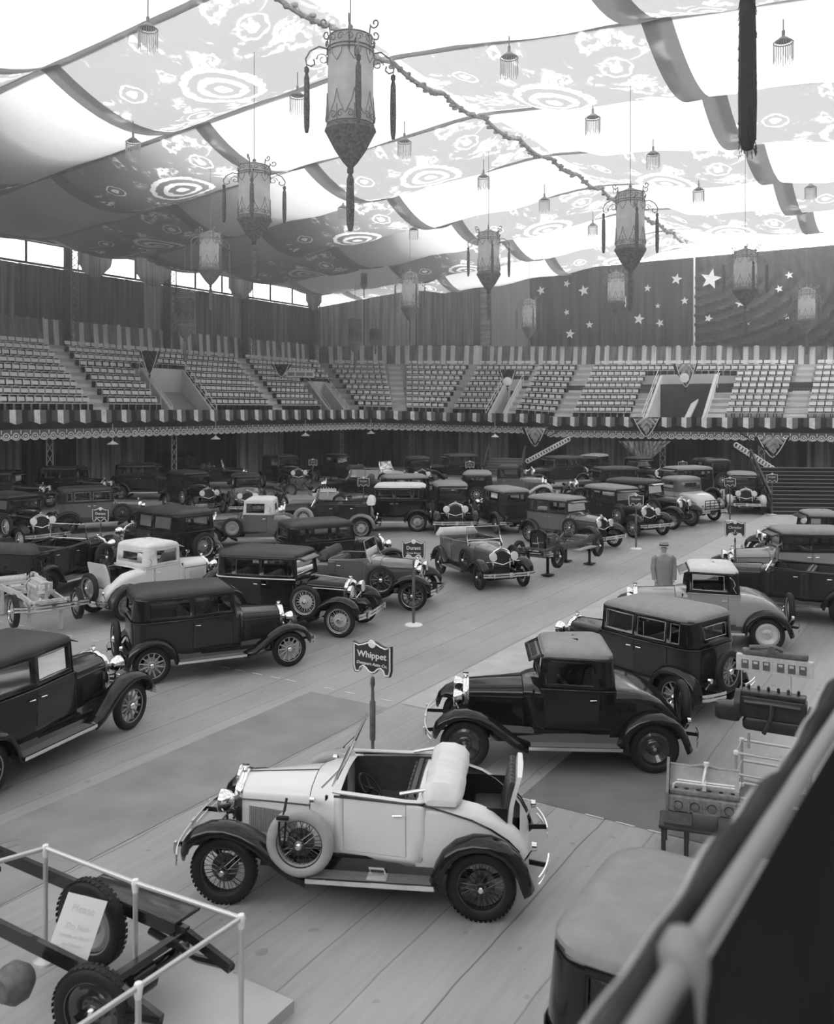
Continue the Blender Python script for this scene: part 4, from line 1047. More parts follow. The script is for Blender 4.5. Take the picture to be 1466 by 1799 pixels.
def car(name, label, x, y, th, kind='sedan', paint='dark', upper=None, roof='leather_roof', wheels='wood', wm='wood', spare='rear', bumper=True,
        fender='black', top=None, rumble=False, rack=False, visor=True, stripe=None, tyre_cover='tyre', ring=False, scale=1.0, cat='car', group=None, steps=True,
        belt=None, seatm='seat', lean=.10, spx=.62, foldk=1.0, cabm=None, tread=False, louver=None, shell_m='chrome'):
    c = empty(name, (x, y, 0), th, label=label, cat=cat, group=group); c.scale = (scale,)*3
    upper = upper or paint; K = KIND[kind]; B = BP[kind]; closed = kind in ('sedan', 'sedan_two', 'coupe')
    part('chassis_frame', 'frame', m_frame, 'under', c)
    for (xx, s) in ((1.4, 1), (1.4, -1), (-1.4, 1), (-1.4, -1)): wheel(c, xx, s*.71, WR, s, wheels, wm, ring=ring, tread=tread)
    part('front_fender', 'ff', lambda: m_fender(FR, 1.4, True), fender, c, sol=.012); part('front_fender', 'ffr', mirror_y(lambda: m_fender(FR, 1.4, True)), fender, c, sol=.012)
    part('rear_fender', 'rf', lambda: m_fender(RR, -1.4, False), fender, c, sol=.012); part('rear_fender', 'rfr', mirror_y(lambda: m_fender(RR, -1.4, False)), fender, c, sol=.012)
    for k, fn in (('', lambda f: f), ('r', mirror_y)):
        rb = part('running_board', 'rb'+k, fn(m_board), 'under', c)
        part('edge_strip', 'rbe'+k, fn(m_boardedge), 'chrome', rb); part('step_mat', 'rbt'+k, fn(m_boardtop), 'tread', rb)
        part('splash_apron', 'ap'+k, fn(m_apron), fender, c)
    h = part('hood', 'hood', m_hood, paint, c); part_split('hood_louvers', 'louver', m_louver, louver or paint, h, True); part('hood_hinge', 'hl', m_hoodline, belt or fender, h)
    r_ = part('radiator_shell', 'rs', m_radshell, shell_m, c); part('radiator_core', 'rc', m_core, 'core', r_)
    for s in (1, -1):
        hl = part('headlamp', 'hlamp', m_headlamp, 'chrome', c, (1.53, s*.345, .95)); part('lamp_lens', 'lens', m_lens, 'lens', hl)
    part('lamp_bar', 'lbar', m_lampbar, 'chrome' if bumper else 'under', c)
    if bumper:
        fb = part('front_bumper', 'fb', m_bumper(2.02, .49), 'chrome', c); part('bumper_bracket', 'fbb', m_bracket(2.0, .48), 'under', fb)
        rbp = part('rear_bumper', 'rbmp', m_bumper(-2.12, .49, False), 'chrome', c); part('bumper_bracket', 'rbb', m_bracket(-2.1, .49), 'under', rbp)
    part('cowl', 'cowl'+kind, m_cowl(K['xw']), paint, c)
    part('body', 'low'+kind, B['low'], paint, c, sol=0 if closed else .03)
    for k in range(len(K['doors'])):
        for side in (0, 1):
            d = part('door', 'door%s%d%d' % (kind, k, side), B['door%d' % k] if not side else mirror_y(B['door%d' % k]), paint, c)
            xx = K['doors'][k][1]+.13 if not (kind == 'sedan' and k == 1) else K['doors'][k][0]-.08
            part('door_handle', 'handle'+str(side), m_handle if not side else mirror_y(m_handle), 'chrome', d, (xx, .705 if not side else -.705, 1.06))
    part('belt_molding', 'belt'+kind, B['belt'], belt or upper, c)
    part('steering_wheel', 'steer', m_steer, 'under', c)
    part('floor_pan', 'fl'+kind, m_floor(K['xw']+.1, K['xr']+.1), 'under', c)
    seats = [(-.35,)] if kind != 'touring' and kind != 'sedan' and kind != 'sedan_two' else [(-.30,), (-1.20,)]
    for (sx,) in seats:
        st = part('seat', 'seatw', m_seat(), seatm, c, (sx, 0, 0)); part('seat_tufting', 'tuft', m_tuft, seatm, st)
    if closed:
        cb = part('cabin', 'cab'+kind, B['cabin'], cabm or (top if (top and kind == 'coupe') else upper), c, sol=.03)
        part_split('window_pane', 'pane'+kind, B['pane'], 'glass', cb); part_split('window_frame', 'wf'+kind, B['wframe'], stripe or upper, cb)
        rf = part('roof', 'roof'+kind, B['roof'], top or roof, c)
        if visor: part('sun_visor', 'vis'+kind, B['visor'], upper, rf, sol=.012)
        if top and kind == 'coupe':
            for k, fn in (('', lambda f: f), ('r', mirror_y)): part('landau_iron', 'landau'+k, fn(m_landau), 'chrome', cb)
    else:
        ws = part('windshield', 'ws%s%.2f' % (kind, lean), m_shield(K['xw'], lean), 'chrome', c); part('windshield_pane', 'wsg%s%.2f' % (kind, lean), m_sglass(K['xw'], lean), 'glass', ws)
        part('body_rim', 'rimc'+kind, m_rim_coaming(kind), paint, c)
        fx = -.93 if kind == 'roadster' else -1.72
        ft = part('folded_top', 'fold'+kind, m_foldtop(fx, 1.0), top or 'darktop', c)
        if foldk != 1.0: ft.scale = (foldk, 1, .82); ft.location = (-fx*(foldk-1)-.02, 0, 1.17*.18)
        part('interior_lining', 'lining'+kind, (lambda K=K: shell(outline(K['xw'], K['xr'], [], [], .28 if kind == 'touring' else .06), [(.56, .07), (1.17, .045)], lambda w_, d, l: True)), 'seat', c)
    if kind in ('coupe', 'roadster'):
        part('rear_deck', ('deckr' if rumble else 'deck')+kind, B['deck_r'] if rumble else B['deck'], paint, c)
        if rumble:
            part('rumble_well', 'rwell', m_rwell, 'under', c); ld = part('rumble_lid', 'lid', m_lid, paint, c); part('lid_cushion', 'lidpad', m_lidpad, seatm, ld)
            part('rumble_cushion', 'rseat', lambda: (lambda b: (b.rbox((-1.45, 0, .80), (.36, .84, .16), .05), b)[1])(MB()), seatm, c)
    if spare in ('side', 'both'):
        for s in (1, -1): wheel(c, spx, s*.80, .75, s, wheels, wm, 'spare_wheel', (0, 0, 0 if s > 0 else math.pi), tyre=tyre_cover, ring=ring)
    if spare in ('rear', 'both'):
        xx = -1.98; zz = .80
        wheel(c, xx, 0, zz, 1, wheels, wm, 'spare_wheel', (0, R(0), math.pi/2), tyre=tyre_cover, ring=ring)
    if rack: part('luggage_rack', 'rack', m_rack, 'under', c)
    for k, fn in (('', lambda f: f), ('r', mirror_y)): part('tail_lamp', 'tail'+k, fn(m_tail), 'chrome', c)
    return c
# ================================================================ LANTERNS
M['paper'] = cloth_mat('lantern_paper', .82, .6, .1, 3); M['tassel'] = cloth_mat('tassel_silk', .17, .2, .5, 20); M['cone'] = cloth_mat('cone_silk', .28, .4, .35, 14); M['iron_s'] = mat('scroll_iron', .22, .5)
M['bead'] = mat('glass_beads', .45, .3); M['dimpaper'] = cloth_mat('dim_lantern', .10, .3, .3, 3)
def spiral(c, ax, up, r0, turns, sgn=1, n=14, th0=0):
    return [c+(ax*math.cos(th0+sgn*turns*2*math.pi*i/n)+up*math.sin(th0+sgn*turns*2*math.pi*i/n))*r0*(1-.75*i/n) for i in range(n+1)]
def lm_shade(): b = MB(); b.lathe([(.47, 1.15), (.50, .9), (.51, 0), (.50, -.85)], n=28); return b
def lm_frame():
    b = MB()
    for z, r_ in ((1.15, .49), (.88, .52), (.80, .52), (-.85, .53), (-.80, .52)): b.tube([(r_*math.cos(a), r_*math.sin(a), z) for a in [2*math.pi*i/24 for i in range(24)]], .018, 4, loop=True)
    for i in range(8):
        a = 2*math.pi*i/8; o = Vector((math.cos(a), math.sin(a), 0)); t = Vector((-math.sin(a), math.cos(a), 0)); z = Vector((0, 0, 1))
        b.tube([o*.52+z*-.8, o*.52+z*-.45], .012, 4)
        for s in (1, -1):
            b.tube(spiral(o*.525+t*s*.10+z*1.0, t*s, z, .09, 1.2), .012, 4); b.tube(spiral(o*.525+t*s*.10+z*-.68, t*s, z, .10, 1.2), .013, 4)
            b.tube([o*.52+t*s*.17+z*-.6, o*.52+t*s*.06+z*-.38, o*.52+z*-.12], .012, 4)
            b.tube([o*.52+t*s*.15+z*.8, o*.52+t*s*.12+z*.66, o*.52+z*.5], .010, 4)
    return b
def lm_crown():
    b = MB(); b.lathe([(.47, 1.15), (.2, 1.28), (.05, 1.35), (.06, 1.42), (0, 1.5)], n=16)
    for i in range(6):
        a = 2*math.pi*i/6+.3; o = Vector((math.cos(a), math.sin(a), 0)); z = Vector((0, 0, 1))
        b.tube([o*.50+z*.70, o*.49+z*1.1, o*.52+z*1.3]+spiral(o*.64+z*1.36, -o, z, .12, 1.1, -1), .018, 5)
    return b
def lm_cone():
    b = MB(); n = 32; rs = []
    for r_, z in ((.53, -.85), (.55, -.93), (.50, -1.02), (.33, -1.36), (.16, -1.62), (.07, -1.72), (.05, -1.8)):
        rs.append([(r_*(1+.05*(j % 2))*math.cos(2*math.pi*j/n), r_*(1+.05*(j % 2))*math.sin(2*math.pi*j/n), z) for j in range(n)])
    b.rings(rs, True, True); return b
def lm_arm():
    b = MB(); z = Vector((0, 0, 1)); o = Vector((1, 0, 0))
    b.tube([o*.50+z*.86, o*.70+z*.90, o*.9+z*.78, o*1.0+z*.6, o*.98+z*.48, o*.88+z*.44, o*.80+z*.50, o*.82+z*.60], .02, 5); b.tube(spiral(o*.62+z*.62, o, z, .14, 1.3), .014, 5); b.tube([o*.98+z*.48, o*.98+z*.40], .008, 4)
    return b
def lm_tassel(L_=1.3, r_=.055):
    b = MB(); n = 10; rs = []
    for rr, z in ((.01, .02), (r_*.9, -.02), (r_*.9, -.10), (r_*.5, -.14), (r_, -.25), (r_*1.15, -L_*.6), (r_*1.0, -L_*.9), (r_*.6, -L_)):
        rs.append([(rr*(1+.15*(j % 2))*math.cos(2*math.pi*j/n), rr*(1+.15*(j % 2))*math.sin(2*math.pi*j/n), z) for j in range(n)])
    b.rings(rs, True, True); return b
LAN = [(616, 158, 85, 'huge pale paper lantern hanging nearest, top centre', .25), (447, 345, 58, 'pale paper lantern with tall scroll crown left of the huge one', .1), (370, 447, 40, 'lantern hanging before the left ceiling edge, with white panels', .7), (1108, 395, 52, 'large lantern right of centre in front of the bright ridge', .0), (859, 450, 40, 'lantern above the hall corner curtains, pale with tassels', .1), (721, 515, 31, 'small lantern hanging in front of the pale corner curtains', .4), (1310, 480, 42, 'lantern in front of the swept star curtain at right', .0), (1083, 510, 31, 'lantern in front of the vertical folds of the star curtain', .5), (930, 555, 25, 'small lantern at the left edge of the star curtain', .2), (1418, 540, 30, 'lantern at the right edge before the star curtain', .2)]
for n_, (px, py, wpx, lab, rz) in enumerate(LAN):
    Y = F*1.08/wpx; c = P(px, py, Y); e = empty('paper_lantern', c, rz, label=lab, cat='lantern')
    hh = [1.0, .84, .84, 1.0, .95, 1.0, .85, .86, 1.0, .95][n_]; e.scale = (1, 1, hh)
    part('lantern_shade', 'lm_shade', lm_shade, 'paper', e); part('scroll_frame', 'lm_frame', lm_frame, 'iron_s', e); part('crown', 'lm_crown', lm_crown, 'iron_s', e); part('pleated_cone', 'lm_cone', lm_cone, 'cone', e)
    part('tassel', 'lm_tassL', lambda: lm_tassel(1.4, .075), 'tassel', e, (0, 0, -1.75))
    for i in range(4):
        a = i*math.pi/2; ar = part('scroll_arm', 'lm_arm', lm_arm, 'iron_s', e, (0, 0, 0), (0, 0, a)); part('tassel', 'lm_tass', lambda: lm_tassel(1.45), 'tassel', ar, (.98, 0, .42))
    b = MB(); top = 17.6-c.z; b.tube([(0, 0, 1.45), (0, 0, max(2, top))], .012, 4); ob('hanging_cable', b, 'iron_s', e)
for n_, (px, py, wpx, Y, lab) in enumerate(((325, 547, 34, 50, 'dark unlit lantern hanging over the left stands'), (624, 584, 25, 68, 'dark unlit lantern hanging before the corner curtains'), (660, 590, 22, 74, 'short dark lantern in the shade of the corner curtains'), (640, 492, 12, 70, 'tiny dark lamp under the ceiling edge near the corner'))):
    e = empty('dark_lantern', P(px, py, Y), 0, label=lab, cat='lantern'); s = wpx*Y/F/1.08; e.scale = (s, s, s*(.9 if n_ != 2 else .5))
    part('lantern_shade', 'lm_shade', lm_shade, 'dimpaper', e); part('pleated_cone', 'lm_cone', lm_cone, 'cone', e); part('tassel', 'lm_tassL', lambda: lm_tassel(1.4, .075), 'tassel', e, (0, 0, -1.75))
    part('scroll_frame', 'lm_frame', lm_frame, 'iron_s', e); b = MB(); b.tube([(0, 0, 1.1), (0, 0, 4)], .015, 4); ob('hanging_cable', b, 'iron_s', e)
# big tassel of a lantern above the frame, upper right
e = empty('paper_lantern', P(1314, -105, 11.0), 0, label='lantern above the frame whose long dark tassel hangs in at upper right', cat='lantern')
part('lantern_shade', 'lm_shade', lm_shade, 'paper', e, (0, 0, 1.2)); part('pleated_cone', 'lm_cone', lm_cone, 'cone', e, (0, 0, 1.5)); b = MB(); n = 16; rs = []
for rr, z in ((.06, -.1), (.075, -.5), (.09, -1.2), (.095, -2.0), (.09, -2.45), (.05, -2.58)): rs.append([(rr*(1+.12*(j % 2)+.05*random.random())*math.cos(2*math.pi*j/n), rr*(1+.12*(j % 2))*math.sin(2*math.pi*j/n), z) for j in range(n)])
b.rings(rs, True, True); b.tube([(0, 0, 0), (0, 0, 5.6)], .01, 4)
for i in range(150):
    a = random.random()*6.28; z = -random.uniform(.2, 2.6); b.tube([(.09*math.cos(a), .09*math.sin(a), z), (.11*math.cos(a), .11*math.sin(a), z-.09)], .006, 3)
ob('tassel', b, mat('dark_tassel', .04, .9), e)
# fringed chandeliers
def ch_body():
    b = MB()
    b.tube([(.29*math.cos(a), .29*math.sin(a), 0) for a in [2*math.pi*i/20 for i in range(20)]], .02, 4, loop=True)
    b.tube([(.24*math.cos(a), .24*math.sin(a), .05) for a in [2*math.pi*i/20 for i in range(20)]], .012, 4, loop=True)
    b.lathe([(.24, .05), (.12, .16), (.05, .2), (.05, .38), (0, .4)], n=14); b.tube([(0, 0, .38), (0, 0, .9)], .02, 4); return b
def ch_fringe():
    b = MB()
    for i in range(26):
        a = 2*math.pi*i/26; r_ = .29; b.tube([(r_*math.cos(a), r_*math.sin(a), 0), (r_*math.cos(a), r_*math.sin(a), -.52-.06*(i % 3))], .011, 3)
    return b
CH = [(260, 52, 'below the first patterned panel at upper left'), (523, 170, 'left of the huge lantern'), (234, 250, 'under the second rope at left'), (711, 250, 'right of the huge lantern'), (895, 102, 'above the patterned panel right of the ridge'), (1042, 208, 'right of the ridge garland'), (1377, 75, 'at the upper right corner by the long tassel'), (1148, 272, 'above the large right lantern'), (850, 312, 'between the huge lantern and the ridge'), (957, 352, 'below the ridge, left of the large right lantern'), (1042, 397, 'left of the large right lantern, low'), (1228, 335, 'right of the large right lantern'), (603, 366, 'behind the huge lantern tassel'), (727, 404, 'above the small corner lantern'), (1425, 330, 'at the far right edge')]
for px, py, lab in CH:
    h = 11.5 if px > 300 or py < 200 else 10.9; Y = F*h/(HZ-py); c = P(px, py, Y); e = empty('fringed_chandelier', c, 0, label='small ring lamp with bead fringe, '+lab, cat='chandelier')
    part('lamp_ring', 'ch_body', ch_body, 'iron_s', e); part('bead_fringe', 'ch_fringe', ch_fringe, 'bead', e)

# ================================================================ SIGN POSTS
def sg_plate(o=0.0):
    out = []; w_, h = .27+o, .20+o
    for x, z in ((-1, -.62), (-1, 1.0), (-.75, .86), (-.45, .98), (-.28, 1.1), (0, 1.22), (.28, 1.1), (.45, .98), (.75, .86), (1, 1.0), (1, -.62), (.92, -1.0), (.72, -1.0), (.66, -.72), (.5, -.55), (.32, -.66), (.16, -.9), (0, -.98), (-.16, -.9), (-.32, -.66), (-.5, -.55), (-.66, -.72), (-.72, -1.0), (-.92, -1.0)): out.append((x*w_, z*h))
    return out
def sg_board():
    b = MB(); o = sg_plate(); n = len(o); vs = [(x, -.018, z) for x, z in o]+[(x, .018, z) for x, z in o]
    b.add(vs, [tuple(range(n)), tuple(range(2*n-1, n-1, -1))]+[(i, i+n, (i+1) % n+n, (i+1) % n) for i in range(n)]); return b
def sg_trim():
    b = MB(); o = sg_plate(-.018)
    for y in (-.02, .02): b.tube([(x, y, z) for x, z in o], .011, 4, loop=True)
    b.lathe([(0, -.026), (.05, -.024), (.055, -.018)], c=(0, 0, .20), ax='y', n=12); return b
def sg_post():
    b = MB(); b.lathe([(.034, 0), (.034, .55), (.020, .57), (.020, .66), (.03, .68), (.034, .70), (.034, 1.18), (.022, 1.2), (.018, 1.36), (.03, 1.42), (.022, 1.50), (0, 1.52)], n=12); return b
def sg_base(): b = MB(); b.lathe([(0, .05), (.05, .05), (.08, .03), (.19, .022), (.21, .0)], n=24); return b
SG = [(655, 1391, 'Whippet', 'Dompert Auto Co.', .55, 'tall scroll-edged sign post just behind the pale roadster, nearest of the signs'), (727, 1098, 'Durant', 'Dumas Motors', .1, 'scroll-edged sign post on a white disc base before the mid-grey roadster'), (177, 1004, 'Durant', 'Dumas Motors', .1, 'scroll-edged sign post in front of the grey left-hand sedan'), (1118, 964, 'Chrysler', '', .1, 'scroll-edged sign post on a disc base at the front of the right row of sedans'), (1292, 1042, 'Chrysler', 'by\nSales Co.', .25, 'scroll-edged sign post rising behind the open car at right'), (639, 915, 'Chrysler', '', .0, 'small distant sign above the pale-topped limousine'), (1283, 915, 'Chrysler', '', .0, 'distant sign beside the facing sedan near the wide stair'), (1357, 904, 'Chrysler', '', .0, 'distant sign post at the foot of the wide stair'), (1200, 868, '', '', 0, 'dim sign under the balcony right of the fan drape'), (550, 862, '', '', 0, 'dim sign post left of the corner booth'), (826, 868, '', '', 0, 'dim small sign left of the small centre stair')]
for px, py, t1, t2, rz, lab in SG:
    g = G(px, py); e = empty('sign_post', g, -rz, label=lab, cat='sign'); part('sign_stand', 'sg_post', sg_post, 'iron', e); part('stand_base', 'sg_base', sg_base, 'white', e)
    bd = part('sign_board', 'sg_board', sg_board, 'sign', e, (0, 0, 1.74)); part('gilt_edge', 'sg_trim', sg_trim, 'white', bd)
    if t1: o = ob('lettering', text_mesh(t1, .115 if len(t1) < 8 else .10, .003), 'white', bd, loc=(0, -.022, .05)); o.rotation_euler = (R(90), 0, 0)
    if not t1:
        for zz in (.07, 0): ob('painted_line', (lambda b: (b.box((0, -.021, zz), (.30, .006, .04)), b)[1])(MB()), 'pale_roof', bd, smooth=0)
    if t2: o = ob('lettering', text_mesh(t2, .055, .003, .25), 'white', bd, loc=(0, -.022, -.065)); o.rotation_euler = (R(90), 0, 0)
    if px == 655: e.scale = (1.12, 1.12, 1.0)

# ================================================================ CARS ON THE FLOOR
def wh2(f, r_, side, sc_=None):                      # two near-side wheel contacts in the picture -> x, y, heading, scale
    a = G(*f); c = G(*r_); d = a-c; L_ = d.length; d.normalize(); left = Vector((-d.y, d.x, 0)); m_ = (a+c)/2
    s = sc_ or max(.88, min(1.15, L_/2.8)); cen = m_-left*.71*s*(1 if side == 'L' else -1); return cen.x, cen.y, math.atan2(d.y, d.x), s
def at(px, py, hx, hy, sc_=1.0, dx=0.0):                     # a ground point at local x = dx on the centre line, and a heading
    g = G(px, py); th = math.atan2(hy, hx); return g.x-math.cos(th)*dx, g.y-math.sin(th)*dx, th, sc_
def put(name, label, pos, **k): x, y, th, s = pos; return car(name, label, x, y, th, scale=s, **k)
# ---- front rows
hero = put('roadster', 'pale two-tone roadster with open rumble seat and side spare, nearest car in front', wh2((395, 1586), (845, 1617), 'L', .93), kind='roadster', paint='cream', fender='black', wheels='wire', wm='wheel_d', spare='side', tyre_cover='tyre_cover', top='topcloth', rumble=True, lean=-.0, belt='dark', seatm='seat', tread=True, louver='grey', spx=.53, foldk=1.5)
ws = [o for o in hero.children if o.name.startswith('windshield')][0]
# the screen leans back over the cowl; bring it to the picture's rake
ws.rotation_euler = (0, R(-24), 0); ws.location = (.53, 0, .10)
def strap():
    b = MB()
    for dx in (-.035, .035): b.tube([(.70+dx, .885, 1.00), (.70+dx, .90, .92), (.70+dx*.6, .895, .76)], .012, 4)
    b.box((.70, .88, 1.04), (.13, .05, .03)); b.tube([(.70, .84, 1.05), (.70, .72, 1.18)], .015, 5); return b
part('tail_molding', 'tailm', lambda: (lambda b: ([b.tube([(-.66, s*.706, 1.185), (-.85, s*.708, 1.16), (-1.05, s*.705, 1.11), (-1.3, s*.68, 1.03), (-1.5, s*.648, .93), (-1.68, s*.60, .80), (-1.80, s*.555, .66)], .011, 4) for s in (-1, 1)], b)[1])(MB()), 'dark', hero)
part('tyre_strap', 'strap', strap, 'under', hero)
def cowlamp():
    b = MB(); b.lathe([(0, -.05), (.03, -.03), (.035, .02), (0, .03)], c=(.45, .60, 1.13), ax='x', n=12); b.tube([(.44, .60, 1.11), (.44, .52, 1.06)], .012, 5)
    b.lathe([(0, -.05), (.03, -.03), (.035, .02), (0, .03)], c=(.45, -.60, 1.13), ax='x', n=12); return b
part('cowl_lamp', 'cowlamp', cowlamp, 'chrome', hero)
part('step_plate', 'stepp', lambda: (lambda b: (b.rbox((-.30, .76, .415), (.22, .16, .02), .02), b.tube([(-.22, .70, .42), (-.2, .7, .47), (-.36, .7, .47), (-.38, .7, .42)], .012, 5), b)[2])(MB()), 'steel', hero)
part('seat_hinges', 'sh', lambda: (lambda b: ([b.tube([(-.52, s*.60, 1.24), (-.80, s*.60, 1.30)], .02, 6) for s in (-1, 1)], b)[1])(MB()), 'steel', hero)
put('coupe', 'black coupe with rear-mounted spare, standing right behind the pale roadster', wh2((829, 1351), (1137, 1358), 'L', .93), kind='coupe', paint='black', upper='black', wheels='disc', wm='wheel_d', fender='black', roof='pale_roof', spare='rear', stripe='black')
put('sedan', 'dark sedan seen from its left rear quarter behind the black coupe', at(1232, 1246, -.64, .77, .94, -1.35), kind='sedan', paint='char', upper='black', roof='pale_roof', wheels='wood', wm='wheel_m', spare='rear', visor=False, stripe='grey')
put('cabriolet', 'pale coupe with light cloth top and black landau quarter at the right', (G(1343, 1146).x-1.06, G(1343, 1146).y+1.00, R(167), .95), kind='coupe', cabm='black', paint='grey', upper='grey', top='topcloth', wheels='disc', wm='light', fender='black', spare='rear', stripe='light')
put('touring_car', 'black open touring car half hidden behind the pale coupe at right', (G(1395, 1100).x+.3, G(1395, 1100).y+1.2, R(150), 1.0), kind='touring', paint='char', fender='black', wheels='wire', wm='wheel_d', spare='rear')
put('sedan', 'grey sedan with pale bonnet cut by the right frame edge', (10.1, 24.6, R(176), 1.0), kind='sedan', paint='grey', upper='dark', roof='pale_roof', wheels='wood', wm='wood', spare='rear')
put('coupe', 'dark coupe behind the grey sedan at the right frame edge', (12.6, 28.6, R(172), 1.0), kind='coupe', paint='dark', upper='dark', roof='pale_roof', wheels='wood', wm='wood')
put('sedan', 'nearest dark sedan cut off by the left frame edge', wh2((216, 1287), (-8, 1400), 'R', 1.0), kind='sedan', paint='dark', upper='black', wheels='wood', wm='wheel_m', spare='rear', visor=True)
put('two_door_sedan', 'dark two-door sedan with wooden spoke wheels, left of centre', wh2((506, 1171), (269, 1202), 'R', .93), kind='sedan_two', paint='char', upper='black', fender='black', wheels='wood', wm='wood', spare='rear')
put('sedan', 'black sedan with thin white belt stripe and pale wheels, centre left', (G(636, 1119).x-1.62, G(636, 1119).y+1.05, R(-17), 1.0), kind='sedan', paint='black', upper='black', roof='leather_roof', wheels='wire', wm='light', spare='side', belt='white', ring='chrome')
put('roadster', 'mid-grey roadster parked behind the sign post on the white disc', (G(753, 1075).x-1.62, G(753, 1075).y+1.10, R(-12), 1.0), kind='roadster', paint='mid', fender='black', wheels='wood', wm='wheel_d', spare='side', ring='chrome', top='darktop')
put('touring_car', 'grey open touring car facing the viewer, middle of the floor', (lambda a, c: ((a.x+c.x)/2-math.cos(R(-68))*1.4, (a.y+c.y)/2-math.sin(R(-68))*1.4, R(-68), .96))(G(847, 1037), G(918, 1031)), kind='touring', paint='mid', fender='black', wheels='wire', wm='wheel_d', spare='side', top='topcloth')
put('sedan', 'long dark grey sedan in the right row beside the bare chassis', wh2((1055, 971), (915, 950), 'R', 1.0), kind='sedan', paint='mid', upper='char', roof='pale_roof', wheels='wood', wm='wheel_m', spare='side')
put('sedan', 'dark sedan second in the right row, pale bonnet showing', wh2((1136, 949), (1010, 926), 'R', 1.05), kind='sedan', paint='char', upper='dark', roof='pale_roof', wheels='wood', wm='wheel_m', spare='side')
put('sedan', 'black sedan with side spare behind the sign post of the right row', wh2((1188, 931), (1065, 918), 'R', 1.1), kind='sedan', paint='black', upper='black', roof='leather_roof', wheels='wire', wm='wheel_m', spare='side', ring='chrome', bumper=False)
put('coupe', 'pale coupe with a black luggage rack, seen from behind near the wide stair', at(1229, 916, -.50, .86, 1.1, -1.4), kind='coupe', paint='light', upper='mid', roof='pale_roof', wheels='wood', wm='wheel_m', spare='side', rack=True, fender='dark')
put('sedan', 'sedan with pale fenders facing the viewer left of the wide stair', at(1311, 903, -.27, -.96, 1.05, 1.4), kind='sedan', paint='char', upper='dark', roof='pale_roof', wheels='wood', wm='wheel_m', fender='light', spare='side')
put('limousine', 'black limousine with white landau top facing left', (G(732, 934).x-1.45, G(732, 934).y+.78, R(178), 1.08), kind='sedan', paint='black', upper='black', top='topcloth', wheels='wire', wm='light', spare='side', tyre_cover='tyre_cover', stripe='mid', visor=False)
put('sedan', 'dark sedan facing the viewer squarely, right of the white-topped limousine', at(800, 938, .05, -1, 1.08, 1.4), kind='sedan', paint='black', upper='dark', roof='pale_roof', wheels='wire', wm='light', spare='side')
put('sedan', 'charcoal sedan seen from its rear right, centre of the right row', (3.45, 37.6, math.atan2(.93, -.30), 1.02), kind='sedan_two', paint='char', upper='char', roof='pale_roof', wheels='wood', wm='wheel_m', spare=None)
put('sedan', 'dark glossy sedan behind the belt-striped black sedan, seen from its rear right', (G(620, 1022).x-.5, G(600, 1022).y+.6, R(28), 1.0), kind='sedan', paint='dark', upper='black', roof='leather_roof', wheels='wood', wm='wood', spare='rear')
put('cabriolet', 'grey cabriolet with white cloth top and side spare, left of centre', (G(438, 958).x+.15, G(438, 958).y, R(181), 1.0), kind='coupe', paint='mid', upper='mid', top='topcloth', wheels='disc', wm='wheel_m', spare='side')
put('two_door_sedan', 'black sedan with chromed rear spare in front of the white-topped cabriolet', at(330, 1005, -.78, .62, 1.1, -1.4), kind='sedan_two', paint='dark', upper='black', roof='leather_roof', wheels='wire', wm='wheel_m', spare='rear', ring='chrome')
put('coupe', 'pale coupe with raised rumble lid and rear spare at left', at(185, 1085, .62, .78, .97, -1.5), kind='coupe', paint='cream', upper='light', roof='pale_roof', top='topcloth', wheels='wire', wm='wheel_m', spare='rear', rumble=True, fender='char', ring='chrome')
put('sedan', 'grey sedan with polished belt behind the left sign post, facing right', wh2((243, 931), (127, 938), 'R', 1.03), kind='sedan', paint='mid', upper='char', roof='leather_roof', wheels='wire', wm='wheel_d', spare='side', stripe='grey', bumper=True)
put('sedan', 'black sedan cut by the left frame edge, pale wheels, angled right', at(70, 962, .78, -.62, 1.05, 1.4), kind='sedan', paint='black', upper='black', roof='leather_roof', wheels='wire', wm='light', spare='side')
put('touring_car', 'black open touring car with chrome windscreen seen from behind at the left edge', (G(60, 1062).x-.1, G(60, 1062).y+2.1, R(72), 1.08), kind='touring', paint='black', fender='black', wheels='wire', wm='wheel_d', spare='side')
put('sedan', 'black sedan facing the viewer with bright headlamps, left background', (-10.95, 43.9, math.atan2(-.78, .62), 1.1), kind='sedan', paint='black', upper='black', roof='leather_roof', wheels='wood', wm='wheel_m', spare='side')
put('sedan', 'grey sedan with pale bonnet facing the viewer left of centre background', at(435, 908, .22, -.97, 1.05, 1.4), kind='sedan', paint='grey', upper='char', roof='leather_roof', wheels='wood', wm='wheel_m', spare='side')
put('sedan', 'hearse-like black sedan with gleaming roof edge before the corner booth', at(520, 862, .55, -.83, 1.2, 1.4), kind='sedan', paint='black', upper='black', roof='dark', wheels='wood', wm='wheel_m')
put('touring_car', 'long dark open tourer with pale folded top behind the glossy sedan', (G(575, 938).x-.1, G(575, 938).y-.6, R(181), 1.1), kind='touring', paint='char', fender='mid', wheels='wire', wm='light', spare='side', tyre_cover='tyre_cover', top='topcloth')
put('touring_car', 'pale open tourer with raised windscreen, far centre', (G(672, 866).x, G(672, 866).y, R(-32), 1.15), kind='touring', paint='light', fender='light', wheels='wire', wm='light', spare='side')
put('sedan', 'dark sedan facing the viewer squarely with pale bonnet, far centre', at(741, 862, .1, -1, 1.12, 1.4), kind='sedan', paint='black', upper='black', roof='leather_roof', wheels='wood', wm='wheel_m', fender='dark')
put('roadster', 'small dark roadster beside the distant sign, far centre', (G(620, 882).x, G(620, 882).y, R(178), 1.05), kind='roadster', paint='dark', fender='black', wheels='wire', wm='wheel_m')
